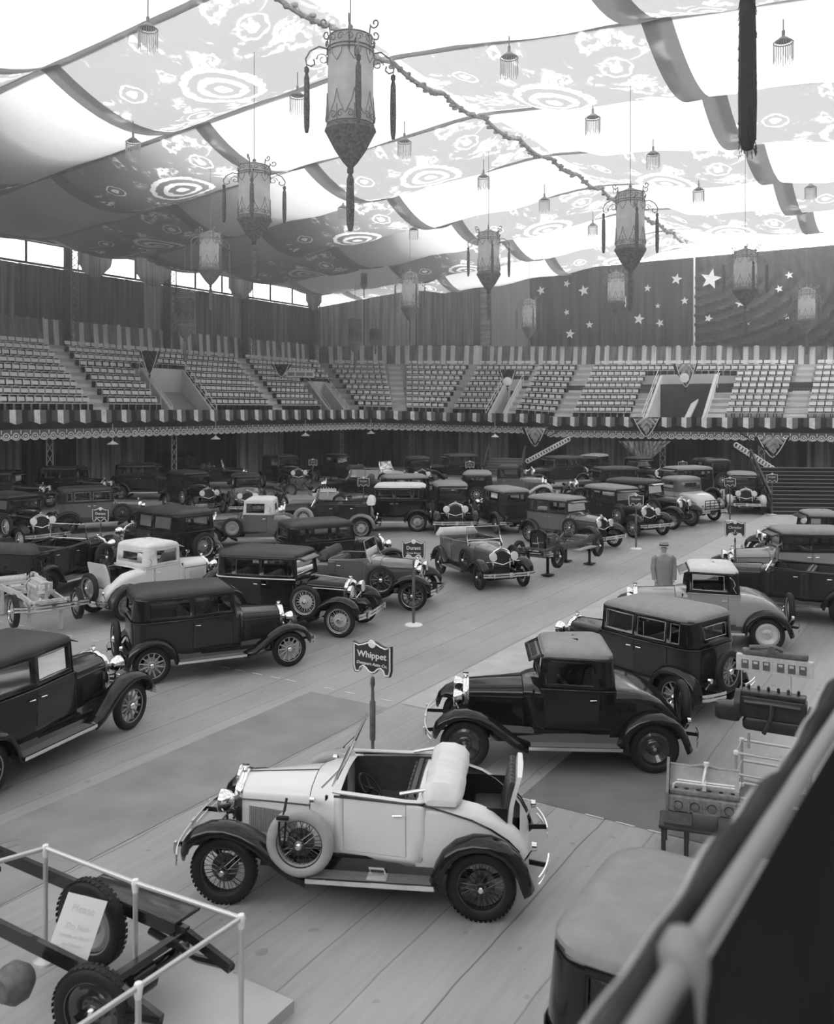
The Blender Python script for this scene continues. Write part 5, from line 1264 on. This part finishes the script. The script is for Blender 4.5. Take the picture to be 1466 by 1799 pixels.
put('coupe', 'pale-bonneted coupe facing right below the small centre stair', (G(905, 880).x, G(905, 880).y, R(-8), 1.1), kind='coupe', paint='mid', upper='dark', roof='leather_roof', wheels='wood', wm='wheel_m', fender='light')
put('sedan', 'dark sedan facing left just right of the small centre stair', (G(972, 858).x, G(972, 858).y, R(205), 1.15), kind='sedan', paint='char', upper='dark', roof='leather_roof', wheels='wood', wm='wheel_m')
put('sedan', 'dark sedan behind the long grey sedan of the right row, facing left', (G(1050, 885).x+.3, G(1050, 885).y+.1, R(190), 1.1), kind='sedan', paint='black', upper='black', roof='leather_roof', wheels='wood', wm='wheel_m')
put('sedan', 'black sedan with glinting windscreen under the fan drape, left one', (11.6, 59.9, math.atan2(-.85, -.5), 1.12), kind='sedan', paint='black', upper='dark', roof='pale_roof', wheels='wood', wm='wheel_m')
put('coupe', 'black coupe facing the viewer right under the fan drape', (14.4, 57.0, math.atan2(-.9, .45), 1.12), kind='coupe', paint='black', upper='black', roof='leather_roof', wheels='wire', wm='wheel_m')
put('sedan', 'grey-roofed sedan standing behind the coupe with the luggage rack', (G(1206, 890).x-.5, G(1206, 890).y+.3, R(200), 1.15), kind='sedan', paint='char', upper='char', roof='pale_roof', wheels='wood', wm='wheel_m')
put('sedan', 'dark sedan behind the facing sedan, its roof strip bright, centre', at(840, 892, .1, 1, 1.08, 0), kind='sedan', paint='black', upper='dark', roof='pale_roof', wheels='wood', wm='wheel_m')
put('sedan', 'dark sedan just left of the bright-roofed one, partly hidden, centre', (G(783, 902).x-1.2, G(783, 902).y-.5, R(8), 1.08), kind='sedan', paint='dark', upper='dark', roof='pale_roof', wheels='wood', wm='wheel_m')
put('sedan', 'dark sedan under the balcony left of the small centre stair', (G(790, 848).x, G(790, 848).y, R(200), 1.1), kind='sedan', paint='black', upper='black', roof='leather_roof', wheels='wood', wm='wheel_m')
put('sedan', 'black sedan in the shade at the far left, facing right', (G(135, 884).x, G(135, 884).y, R(-6), 1.12), kind='sedan', paint='black', upper='black', roof='dark', wheels='wood', wm='wheel_m')
put('sedan', 'black sedan under the booths behind the bright-lamped sedan', (G(268, 876).x, G(268, 876).y, R(4), 1.12), kind='sedan', paint='black', upper='black', roof='dark', wheels='wood', wm='wheel_m')
put('coupe', 'dark coupe in the shade at the left frame edge background', (G(22, 895).x, G(22, 895).y, R(0), 1.1), kind='coupe', paint='black', upper='black', roof='dark', wheels='wood', wm='wheel_m')
put('sedan', 'black sedan in the shade behind the grey facing sedan, left', (-15.6, 60.6, R(-10), 1.15), kind='sedan', paint='black', upper='black', roof='dark', wheels='wood', wm='wheel_m')
put('roadster', 'dark roadster in the shade left of the hearse-like sedan', (-12.6, 57.0, R(10), 1.1), kind='roadster', paint='dark', fender='black', wheels='wood', wm='wheel_m')
put('coupe', 'dark coupe deep under the corner booth', (G(597, 848).x, G(597, 848).y, R(-30), 1.1), kind='coupe', paint='black', upper='black', roof='dark', wheels='wood', wm='wheel_m')
put('sedan', 'tall black van-bodied sedan in shade left of the facing sedan by the stair', (G(1290, 872).x-1.0, G(1290, 872).y+2, R(95), 1.2), kind='sedan', paint='black', upper='black', roof='dark', wheels='wood', wm='wheel_m')
put('sedan', 'grey sedan whose roof fills the lower right corner', (2.68, 4.97, R(-31.5), 1.08), kind='sedan', paint='black', upper='black', roof='pale_roof', wheels='wood', wm='wheel_m', spare=None, bumper=False, stripe='char')

# ================================================================ BARE CHASSIS
def m_engine():
    b = MB(); b.rbox((0, 0, 0), (.86, .24, .30), .03); b.rbox((0, 0, .18), (.84, .20, .07), .02); b.rbox((0, 0, -.24), (.80, .22, .20), .06)
    for i in range(6): b.lathe([(.018, .20), (.022, .26), (0, .28)], c=(-.33+i*.13, .04, 0), n=8)
    b.tube([(-.36, -.15, .08), (0, -.19, .10), (.36, -.15, .08)], .035, 8); b.tube([(0, -.19, .1), (0, -.24, -.05), (-.1, -.24, -.3)], .03, 8)
    for i in range(4): b.tube([(-.3+i*.2, -.10, .06), (-.3+i*.2, -.17, .09)], .028, 6)
    b.lathe([(0, .44), (.05, .44), (.11, .46), (.11, .50), (0, .50)], c=(0, 0, -.02), ax='x', n=18); b.lathe([(.03, 0), (.07, .02), (.07, .18), (0, .2)], c=(.1, .20, -.05), n=14)
    b.rbox((-.60, 0, -.12), (.34, .24, .26), .06); b.lathe([(.17, -.44), (.2, -.5), (.2, -.42)], ax='x', n=20); return b
def m_fan():
    b = MB(); b.lathe([(0, .52), (.03, .52), (.03, .56), (0, .56)], ax='x', n=10)
    for i in range(4):
        q = Matrix.Rotation(i*math.pi/2, 3, 'X'); b.box(q @ Vector((.54, 0, .11)), (.012, .07, .17), mx=q @ Matrix.Rotation(.3, 3, 'Z'))
    return b
def m_cframe():
    b = MB()
    for s in (-1, 1):
        b.bar((1.72, s*.35, .50), (.6, s*.35, .55), .05, .11); b.bar((.6, s*.35, .55), (-.95, s*.48, .55), .05, .13); b.bar((-.95, s*.48, .55), (-1.2, s*.48, .68), .05, .11); b.bar((-1.2, s*.48, .68), (-1.55, s*.48, .68), .05, .09); b.bar((-1.55, s*.48, .68), (-1.95, s*.48, .52), .05, .09)
        b.tube([(1.72, s*.38, .46), (1.4, s*.38, .34), (1.0, s*.38, .45)], .03, 6); b.tube([(-.9, s*.52, .45), (-1.4, s*.52, .32), (-1.95, s*.52, .48)], .03, 6)
    for x in (1.6, .2, -.5, -1.1, -1.75): b.bar((x, -.46, .55), (x, .46, .55), .07, .06)
    b.tube([(1.4, -.68, .37), (1.4, -.4, .29), (1.4, .4, .29), (1.4, .68, .37)], .035, 6)
    b.tube([(-1.4, -.68, .37), (-1.4, -.16, .37), (-1.4, -.12, .37), (-1.4, .12, .37), (-1.4, .16, .37), (-1.4, .68, .37)], [.04, .05, .14, .14, .05, .04], 10)
    b.tube([(.1, 0, .55), (-1.25, 0, .40)], .035, 8); b.tube([(.3, .25, .4), (-1.8, .3, .42)], .025, 6); b.rbox((-1.80, 0, .52), (.28, .78, .22), .08); return b
def m_cframe_s():
    b = MB()
    for s in (-1, 1):
        b.bar((1.72, s*.42, .62), (-1.2, s*.42, .62), .05, .13); b.bar((-1.2, s*.42, .62), (-1.75, s*.40, .50), .05, .09); b.tube([(-1.75, s*.42, .5), (-1.3, s*.44, .42), (-.7, s*.42, .50)], .035, 6)
    for x in (-1.15,): b.bar((x, -.42, .62), (x, .42, .62), .08, .06)
    b.tube([(-1.0, .66, .37), (-1.0, .16, .37), (-1.0, .12, .37), (-1.0, -.12, .37), (-1.0, -.16, .37), (-1.0, -.60, .37)], [.04, .05, .15, .15, .05, .04], 12); return b
def m_csteer():
    b = MB(); c = Vector((-.30, .33, 1.18)); ax = Vector((-.72, 0, .69)).normalized(); a = Vector((0, 1, 0)); u = ax.cross(a)
    b.tube([c+a*math.cos(t)*.21+u*math.sin(t)*.21 for t in [i*math.pi/12 for i in range(24)]], .012, 6, loop=True)
    for i in range(4): t = math.pi/4+i*math.pi/2; b.tube([c, c+(a*math.cos(t)+u*math.sin(t))*.2], .008, 4)
    b.tube([c, c-ax*.95], .02, 6); b.tube([(.05, 0, .6), (-.02, 0, .95)], .012, 5); b.tube([(.0, .12, .6), (-.15, .12, .92)], .01, 5); return b
def chassis(label, x, y, th, s, metal='iron', wm='wheel_m', eng='iron', z=0.0, rad=True, tire='tyre', style='wire', ring=False, steer=True, wall=None, skip=None):
    c = empty('display_chassis', (x, y, z), th, label=label, cat='chassis'); c.scale = (s,)*3
    part('chassis_frame', 'cframe'+('s' if eng is None else ''), m_cframe if eng else m_cframe_s, metal, c)
    if eng: e = part('engine', 'engine', m_engine, eng, c, (.85, 0, .72)); part('cooling_fan', 'fan', m_fan, 'steel', e)
    for (xx, sg) in ((1.4, 1), (1.4, -1), (-1.4, 1), (-1.4, -1)):
        if skip: continue
        wheel(c, xx, sg*.71, WR, sg, style, wm, ring=ring, tyre=tire, tread=True)
    if rad: r_ = part('radiator_shell', 'rs', m_radshell, 'dark' if not wall else 'chrome', c); part('radiator_core', 'rc', m_core, 'core', r_)
    if steer: part('steering_wheel', 'csteer', m_csteer, 'under', c)
    fb = part('front_bumper', 'fb', m_bumper(2.02, .49), 'chrome', c); part('bumper_bracket', 'fbb', m_bracket(2.0, .48), 'under', fb); return c
x, y, th, s = wh2((985, 1013), (1047, 994), 'L', .95)
c = chassis('bare display chassis with tall black radiator raised on stands in the right row', x, y, th, s, z=.28, wm='wheel_d')
part('display_board', 'dboard', lambda: (lambda b: (b.box((-.3, .80, .42), (1.3, .26, .03)), b)[1])(MB()), 'pale_roof', c)
for i, (px_, py_) in enumerate(((1.4, .35), (1.4, -.35), (-1.3, .45), (-1.3, -.45))):
    part('support_stand', 'stand', lambda: (lambda b: (b.box((0, 0, .05), (.07, .07, .55)), b.box((0, 0, -.25), (.35, .3, .03)), b)[2])(MB()), 'under', c, (px_, py_, -.0))
a = Vector(G(125, 1122)); x, y, th = a.x, a.y, 0
chassis('cutaway display chassis with silvered engine and pale wheels at the left edge', -9.15, 21.1, R(-52), .97, metal='alum', eng='alum', wm='light', ring='chrome', rad=False, z=.22, wall=True)
o = [q for q in bpy.data.objects if q.name.startswith('display_chassis')][-1]
part('support_stand', 'stand2', lambda: (lambda b: ([b.box((xx, sg*.35, .1), (.08, .08, .62)) for xx in (1.3, -1.2) for sg in (-1, 1)], b)[1])(MB()), 'alum', o)
x, y = G(545, 893).x, G(545, 893).y
chassis('far display chassis with pale frame rails in the centre background', x, y, R(8), 1.05, metal='steel', eng='alum', wm='wheel_m', rad=False)
chassis('dark display chassis with an upright black engine in the centre background', G(590, 868).x-1.3, G(590, 868).y-.6, R(200), 1.05, metal='iron', eng='iron', wm='wheel_m')

# ---- fenced chassis at the lower left
def pt3(px, py, z): return G(px, py, z)
HR = 1.02
A = pt3(80, 1490, HR); Bq = pt3(238, 1551, HR); Cq = pt3(424, 1613, HR); Dq = pt3(243, 1734, HR); Eq = pt3(-60, 1530, HR)
b = MB()
for p, q in ((A, Bq), (Bq, Cq), (Cq, Dq), (A, Eq), (Dq, Dq+(Dq-Cq)*1.1)): b.tube([p, q], .022, 10)
fe = ob('display_fence', b, 'steel', label='shiny pipe railing with ball joints fencing the bare chassis at lower left', cat='railing')
for p in (A, Bq, Cq, Dq):
    b = MB(); b.tube([(p.x, p.y, HR), (p.x, p.y, .02)], .021, 10); ob('post', b, 'steel', fe)
    b = MB(); b.lathe([(0, .035), (.025, .03), (.036, 0), (.03, -.03), (.024, -.08)], c=(p.x, p.y, HR), n=14); ob('ball_joint', b, 'white', fe)
    b = MB(); b.lathe([(.03, .05), (.05, .04), (.11, .02), (.12, 0)], c=(p.x, p.y, 0), n=20); ob('post_base', b, 'steel', fe)
c = chassis('bare chassis on the floor inside the pipe railing, cropped at lower left', -3.08, 7.80, R(148.4), .92, wm='wheel_d', metal='dark', eng=None, rad=False, steer=False, skip=(-1.4, -1))
part('cover_plate', 'rplate', lambda: (lambda b: (b.rbox((-.45, -.52, .70), (1.3, .34, .04), .03), b)[1])(MB()), 'char', c)
part('differential', 'diff', lambda: (lambda b: (b.lathe([(0, -.16), (.10, -.14), (.17, -.05), (.17, .05), (.10, .14), (0, .16)], c=(0, 0, .45), ax='y', n=18), b)[1])(MB()), 'iron', c, tuple(Matrix.Rotation(-R(148.4), 3, 'Z') @ (Vector((-3.22, 7.15, 0))-Vector((-3.08, 7.80, 0)))/.92))
q_ = Matrix.Rotation(-R(148.4), 3, 'Z') @ (Vector((-2.50, 6.90, 0))-Vector((-3.08, 7.80, 0)))/.92
wheel(c, q_.x, q_.y, .40, 1, 'disc', 'wheel_d', rot=(0, .4, R(18)), tread=True)
# spare wheel with the card
e = empty('spare_wheel', (-2.90, 7.95, .44), R(155), label='large upright spare wheel holding the white card behind the bare chassis', cat='wheel'); e.scale = (1.03, 1, 1.03)
part('rim', 'rim_disc', lambda: m_rim('disc'), 'pale_roof', e); part('tire', 'tire', m_tire, 'tyre', e); part('tread', 'tread', m_tread, 'tyre', e)
b = MB(); b.box((0, 0, 0), (.34, .006, .44)); cd = ob('notice_card', b, 'white', loc=(-2.84, 7.48, .68), smooth=0, label='white notice card leaning against the spare wheel', cat='card')
cd.rotation_euler = (R(-25), R(24), R(20))
for t_, sz, zz in (('Please', .08, .12), ('Do Not', .06, -.01), ('Handle or Stand', .038, -.08), ('on Chassis', .038, -.14)):
    o = ob('lettering', text_mesh(t_, sz, .001), mat('card_ink', .66, .6), cd, loc=(0, -.005, zz)); o.rotation_euler = (R(90), 0, 0)
b = MB(); b.box((0, 0, .05), (1.3, 2.6, .10)); ob('display_platform', b, 'conc', loc=G(300, 1800)+Vector((-.25, -.62, 0)), rz=R(-31.5), smooth=0, label='low wooden platform edge inside the railing at the bottom', cat='platform')

# ---- engines on stands at the right
def engine_obj(name, label, loc, th, s, m_):
    e = empty(name, loc, th, label=label, cat='engine'); e.scale = (s,)*3; part('engine_block', 'engine', m_engine, m_, e, (0, 0, .35)); part('cooling_fan', 'fan', m_fan, 'steel', e, (0, 0, .35)); return e
# upper: cylinder head held above the black block on a pipe stand
sx, sy = G(1361, 1415).x+.05, G(1361, 1415).y+.15; th = R(-28)
e = empty('engine_stand', (sx, sy, 0), th, label='pipe stand under the cutaway engine at the right', cat='stand'); b = MB()
for u_ in (-.42, .42):
    for v_ in (-.25, .25): b.tube([(u_, v_, 0), (u_, v_, .62)], .02, 8)
for z_ in (.05, .35, .62): b.tube([(-.42, -.25, z_), (.42, -.25, z_), (.42, .25, z_), (-.42, .25, z_)], .018, 8, loop=True)
ob('frame', b, 'steel', e); b = MB(); [b.lathe([(0, .04), (.035, .02), (.035, -.02), (0, -.04)], c=(u_, v_, z_), n=10) for u_ in (-.42, .42) for v_ in (-.25, .25) for z_ in (.03, .62)]; ob('pipe_joints', b, 'white', e)
b = MB(); [b.tube([(u_, 0, .62), (u_, 0, .82)], .02, 6) for u_ in (-.3, .3)]; ob('upright', b, 'steel', e)
e2 = engine_obj('display_engine', 'black cutaway engine block standing on the pipe stand', (sx, sy, .86), th, .92, 'iron_d')
hd = empty('cylinder_head', (sx+.02, sy+.02, 1.72), th, label='silver cylinder head raised above the black engine block', cat='cylinder head'); b = MB(); b.box((0, 0, 0), (.92, .10, .20)); ob('head_casting', b, 'alum', hd)
for i in range(6): 
    xx = -.35+i*.13+(.04 if i > 2 else 0); b = MB(); b.box((xx, -.055, -.01), (.085, .012, .11)); b.box((xx, -.062, .02), (.05, .01, .03), 1); ob('valve_port', b, ['iron', 'alum'], hd, smooth=0)
b = MB(); b.rbox((0, .03, .14), (.80, .12, .08), .03); b.tube([(-.3, 0, .2), (0, -.02, .24), (.1, 0, .2)], .03, 8); b.lathe([(0, -.12), (.05, -.12), (.05, -.08), (0, -.08)], c=(-.02, 0, .22), ax='y', n=14); ob('manifold', b, 'iron', hd)
b = MB()
for x_ in (-.4, .2): b.tube([(x_, 0, -.1), (x_, 0, -.62)], .008, 5)
ob('support_rod', b, 'steel', hd)
# lower engine on blocks on a stool
g = G(1225, 1505); tb = empty('bench', (g.x+.12, g.y+.12, 0), R(-18), label='low dark bench carrying the bare engine block at the right', cat='bench'); b = MB(); b.rbox((0, 0, .30), (.98, .42, .05), .02); ob('bench_top', b, 'leather_roof', tb)
for u_ in (-.46, -.2, .46):
    for v_ in (-.2, .2): b = MB(); b.box((u_*.95, v_*.85, .14), (.05, .05, .28)); ob('leg', b, 'leather_roof', tb, smooth=0)
q = Vector((g.x+.12, g.y+.12, 0))
b = MB(); b.box((-.28, 0, .40), (.30, .3, .14)); b.box((.3, 0, .40), (.3, .3, .14)); ob('wood_block', b, 'iron', loc=q, rz=R(-18), smooth=0, label='two dark blocks on the bench under the bare engine block', cat='block')
e = empty('engine_block', q+Vector((0, 0, .48)), R(-18), label='bare grey engine block with open ports lying on the bench', cat='engine'); e.scale = (.82, .82, .82)
M['cast'] = mat('grey_casting', .17, .55, noise=.3, nscale=14, bump=.4, bscale=30)
b = MB(); b.rbox((0, -.02, .10), (.96, .34, .20), .02); b.rbox((0, .02, .235), (.92, .30, .07), .02)
for i in range(5): b.rbox((-.40+i*.2, -.19, .10), (.03, .03, .20), .01)
ob('casting', b, 'cast', e); b = MB()
b.grid(lambda i, j: Vector((-.46+.92*i, .02+.26*j, .27+.20*j*j+.02*math.sin(i*9)*j)), 16, 8); b.grid(lambda i, j: Vector((-.46+.92*i, .28+.02*j, .47-.42*j)), 8, 4)
b.tube([(-.46, .28, .47), (-.2, .28, .46), (0, .29, .50), (.2, .28, .47), (.46, .28, .47)], .02, 6)
ob('sump_tray', b, mat('tray_casting', .30, .6, noise=.15, nscale=9), e)
b = MB(); b.rings([[(-.50, -.20, .0), (-.50, -.22, .26), (-.50, -.02, .44), (-.50, .18, .60), (-.50, .26, .56), (-.50, .24, .0)], [(-.465, -.20, .0), (-.465, -.22, .26), (-.465, -.02, .44), (-.465, .18, .60), (-.465, .26, .56), (-.465, .24, .0)]], True, True); ob('end_flange', b, 'cast', e)
b = MB()
for i in range(4): b.lathe([(.055, -.205), (.062, -.195), (.055, -.185), (.03, -.186), (0, -.186)], c=(-.34+i*.22, 0, .09), ax='y', n=16)
for i in range(6): b.lathe([(0, .275), (.03, .275), (.03, .268)], c=(-.38+i*.15, -.05, 0), n=10)
ob('port', b, 'under', e); b = MB(); b.tube([(-.42, -.08, .25), (-.40, -.06, .32), (-.36, -.04, .34), (.40, -.04, .34)], .018, 6); b.tube([(-.36, .05, .34), (.40, .05, .34)], .016, 6); b.tube([(-.02, -.02, .34), (.0, .12, .40), (.03, .27, .50)], .025, 6); b.lathe([(0, .05), (.04, .04), (.05, 0), (0, -.03)], c=(.03, .28, .50), n=10); b.box((-.0, -.02, .33), (.05, .20, .08)); ob('oil_pipe', b, 'alum', e)

# ================================================================ VISITOR
def person(px, py, th):
    g = G(px, py); e = empty('person', g, th, label='man in a hat and long grey coat standing on the aisle behind the pale coupe', cat='person')
    def skin(name, vs, es, rad, m_, sub=2):
        me = bpy.data.meshes.new(name); me.from_pydata(vs, es, []); o = bpy.data.objects.new(name, me); COL.objects.link(o); o.parent = e
        o.modifiers.new('skin', 'SKIN'); s2 = o.modifiers.new('sub', 'SUBSURF'); s2.levels = sub; s2.render_levels = sub
        for i, r_ in enumerate(rad): me.skin_vertices[0].data[i].radius = r_ if isinstance(r_, tuple) else (r_, r_)
        me.skin_vertices[0].data[0].use_root = True; me.materials.append(M[m_]); return o
    vs = [(0, 0, .92), (0, 0, 1.10), (0, 0, 1.32), (0, 0, 1.44), (.0, 0, 1.53), (.01, 0, 1.60), (.015, 0, 1.68),
          (0, .09, .88), (.02, .10, .48), (0, .10, .09), (.13, .12, .04), (0, -.09, .88), (.0, -.10, .48), (-.02, -.10, .09), (.11, -.12, .04),
          (0, .19, 1.40), (-.02, .24, 1.14), (.06, .22, .90), (.09, .21, .82), (0, -.19, 1.40), (-.02, -.24, 1.14), (.06, -.22, .90), (.09, -.21, .82)]
    es = [(0, 1), (1, 2), (2, 3), (3, 4), (4, 5), (5, 6), (0, 7), (7, 8), (8, 9), (9, 10), (0, 11), (11, 12), (12, 13), (13, 14), (3, 15), (15, 16), (16, 17), (17, 18), (3, 19), (19, 20), (20, 21), (21, 22)]
    rd = [(.12, .15), (.11, .14), (.12, .17), (.09, .12), .055, (.085, .075), (.09, .08), .08, .06, .045, .04, .08, .06, .045, .04, .065, .05, .035, .035, .065, .05, .035, .035]
    skin('body', vs, es, rd, 'skin')
    for s in (-1, 1):
        for k in range(5):
            a = Vector((.10+(-.03+.018*k), s*.205, .79)); d = Vector((.01, -s*.01, -.04+.006*abs(k-2))) if k else Vector((.03, -s*.01, -.02))
            skin('finger', [a, a+d, a+d*1.8+Vector((0, -s*.012, 0))], [(0, 1), (1, 2)], [.010, .009, .008], 'skin', 1)
    b = MB(); rs = []
    for z, rx, ry in ((.52, .17, .25), (.75, .15, .22), (.98, .14, .20), (1.15, .15, .20), (1.32, .15, .22), (1.42, .13, .21), (1.47, .09, .12), (1.50, .07, .075)):
        rs.append([(rx*math.cos(a)*(1+.03*math.sin(a*7)), ry*math.sin(a), z) for a in [2*math.pi*i/24 for i in range(24)]])
    b.rings(rs, True); ob('overcoat', b, 'suit', e)
    for s in (-1, 1):
        b = MB(); b.tube([(0, s*.16, 1.42), (0, s*.21, 1.38), (-.025, s*.25, 1.14), (.06, s*.23, .88)], [.07, .08, .068, .058], 12); ob('sleeve', b, 'suit', e)
        b = MB(); b.tube([(0, s*.09, .80), (.01, s*.10, .45), (-.01, s*.10, .07)], [.095, .08, .075], 12); ob('trouser_leg', b, 'char', e)
        b = MB(); b.rbox((.05, s*.105, .045), (.29, .10, .09), .035); ob('shoe', b, 'under', e)
    b = MB(); b.lathe([(.17, 1.685), (.175, 1.69), (.11, 1.70), (.105, 1.76), (.09, 1.80), (.04, 1.80), (0, 1.785)], c=(.01, 0, 0), n=24); ob('hat', b, 'hat', e)
    b = MB(); b.lathe([(.111, 1.70), (.109, 1.73)], c=(.01, 0, 0), n=24); ob('hat_band', b, 'char', e)
    b = MB(); b.tube([(.10, 0, 1.645), (.125, 0, 1.615), (.10, 0, 1.605)], .012, 6); [b.lathe([(.0, -.01), (.02, 0), (.0, .01)], c=(.0, s*.088, 1.62), ax='y', n=8) for s in (-1, 1)]; b.box((.092, 0, 1.575), (.01, .045, .008)); ob('face', b, 'skin', e)
    return e
person(1167, 1081, R(-95))
# ---- potted palm
M['leafd'] = mat('palm_leaf', .05, .5)
g = G(412, 905+20); g = G(492, 900); e = empty('potted_palm', g, 0, label='dark potted palm beside the grey facing sedan', cat='plant'); b = MB(); b.lathe([(.0, 0), (.2, 0), (.26, .4), (.22, .4), (0, .36)], n=16); ob('pot', b, 'iron', e); b = MB()
for i in range(38):
    a = random.random()*6.28; L_ = random.uniform(.7, 1.2); pts = [Vector((math.cos(a)*t*L_*.7, math.sin(a)*t*L_*.7, .4+L_*(1.5*t-1.1*t*t)*1.1)) for t in (0, .25, .5, .75, 1)]; sd_ = Vector((-math.sin(a), math.cos(a), 0))
    for k in range(4): w0 = .05*(1-abs(k-1.5)/2.2); w1 = .05*(1-abs(k-.5)/2.2)*.8; b.quad(pts[k]-sd_*w0, pts[k]+sd_*w0, pts[k+1]+sd_*w1, pts[k+1]-sd_*w1)
ob('fronds', b, 'leafd', e, smooth=0)

# ================================================================ NEAR BALCONY RAIL
M['rail_cloth'] = cloth_mat('rail_cloth', .06, .1, .4, 3); M['rail_pale'] = cloth_mat('rail_cloth_pale', .5, .1, .1, 3); M['rail_pipe'] = mat('painted_pipe', .22, .5)
zr0 = 4.2; RD = Vector((.569, .822, 0)); RN = Vector((-.822, .569, 0)); RP = Vector((.556, 1.54, 0))
def rp(t, off=0, z=zr0): q = RP+RD*t+RN*off; return Vector((q.x, q.y, z))
b = MB(); b.tube([rp(-1.3), rp(6)], .019, 14); br = ob('balcony_rail', b, 'rail_pipe', label='blurred pipe rail of the balcony crossing the lower right corner', cat='railing')
for t in (-.30, 2.6):
    b = MB(); b.lathe([(0, .055), (.024, .042), (.036, .018), (.036, -.014), (.03, -.05), (.026, -.12)], c=rp(t), n=16); b.tube([rp(t), rp(t, 0, 2.6)], .019, 10); ob('rail_joint', b, 'rail_pipe', br)
def roll(name, m_, off, z, r1, r2, label):
    b = MB(); rs = []
    for i in range(200):
        t = -1.3+7.0*i/199; k = 1+.25*math.sin(t*7)+.12*math.sin(t*17+1); o_ = off+.006*math.sin(t*5+2)
        rs.append([rp(t, o_+r1*k*math.cos(a), z+r2*k*math.sin(a)+.006*math.sin(t*23)) for a in [2*math.pi*j/14 for j in range(14)]])
    b.rings(rs, True, True); return ob(name, b, m_, label=label, cat='cloth')
roll('rail_drape', 'rail_cloth', .042, zr0-.02, .020, .04, 'dark bundled cloth lying along the near balcony rail')
roll('rail_drape', 'rail_pale', .072, zr0-.05, .010, .04, 'pale cloth edge showing beyond the dark bundle on the near balcony rail')
def dr(name, m_, o0, z0, o1, z1, amp, fr, label):
    b = MB(); b.grid(lambda i, j: rp(-1.3+7.3*i, lerp(o0, o1, j)+amp*math.sin(i*fr+j*2)*(.3+j), lerp(z0, z1, j)), 160, 12); return ob(name, b, m_, label=label, cat='cloth')
dr('parapet_cloth', 'black_cloth', -.022, zr0-.01, -.05, zr0-1.5, .006, 30, 'black cloth lining the inner side of the near balcony rail')

# ================================================================ HAZE filling the hall, thickened aloft to imitate lens veiling
hz = bpy.data.materials.new('dusty_veil'); hz.use_nodes = True; nt = hz.node_tree; nt.nodes.clear(); vo = nt.nodes.new('ShaderNodeVolumeScatter'); vo.inputs['Color'].default_value = (.95, .95, .95, 1); vo.inputs['Anisotropy'].default_value = .2
out = nt.nodes.new('ShaderNodeOutputMaterial'); nt.links.new(vo.outputs[0], out.inputs['Volume'])
ge = nt.nodes.new('ShaderNodeNewGeometry'); sp = nt.nodes.new('ShaderNodeSeparateXYZ'); mr = nt.nodes.new('ShaderNodeMapRange'); nt.links.new(ge.outputs['Position'], sp.inputs[0]); nt.links.new(sp.outputs[2], mr.inputs[0])
mr.interpolation_type = 'SMOOTHSTEP'; mr.inputs[1].default_value = 3.0; mr.inputs[2].default_value = 13.0; mr.inputs[3].default_value = .0006; mr.inputs[4].default_value = .0045; nt.links.new(mr.outputs[0], vo.inputs['Density'])
b = MB(); b.box(W(30, -19, 12), (118, 84, 26), rz=HALL)
ob('haze', b, hz, smooth=0, label='thin dusty haze filling the whole hall, thickened under the tent ceiling as lens veiling', cat='haze', kind='stuff')
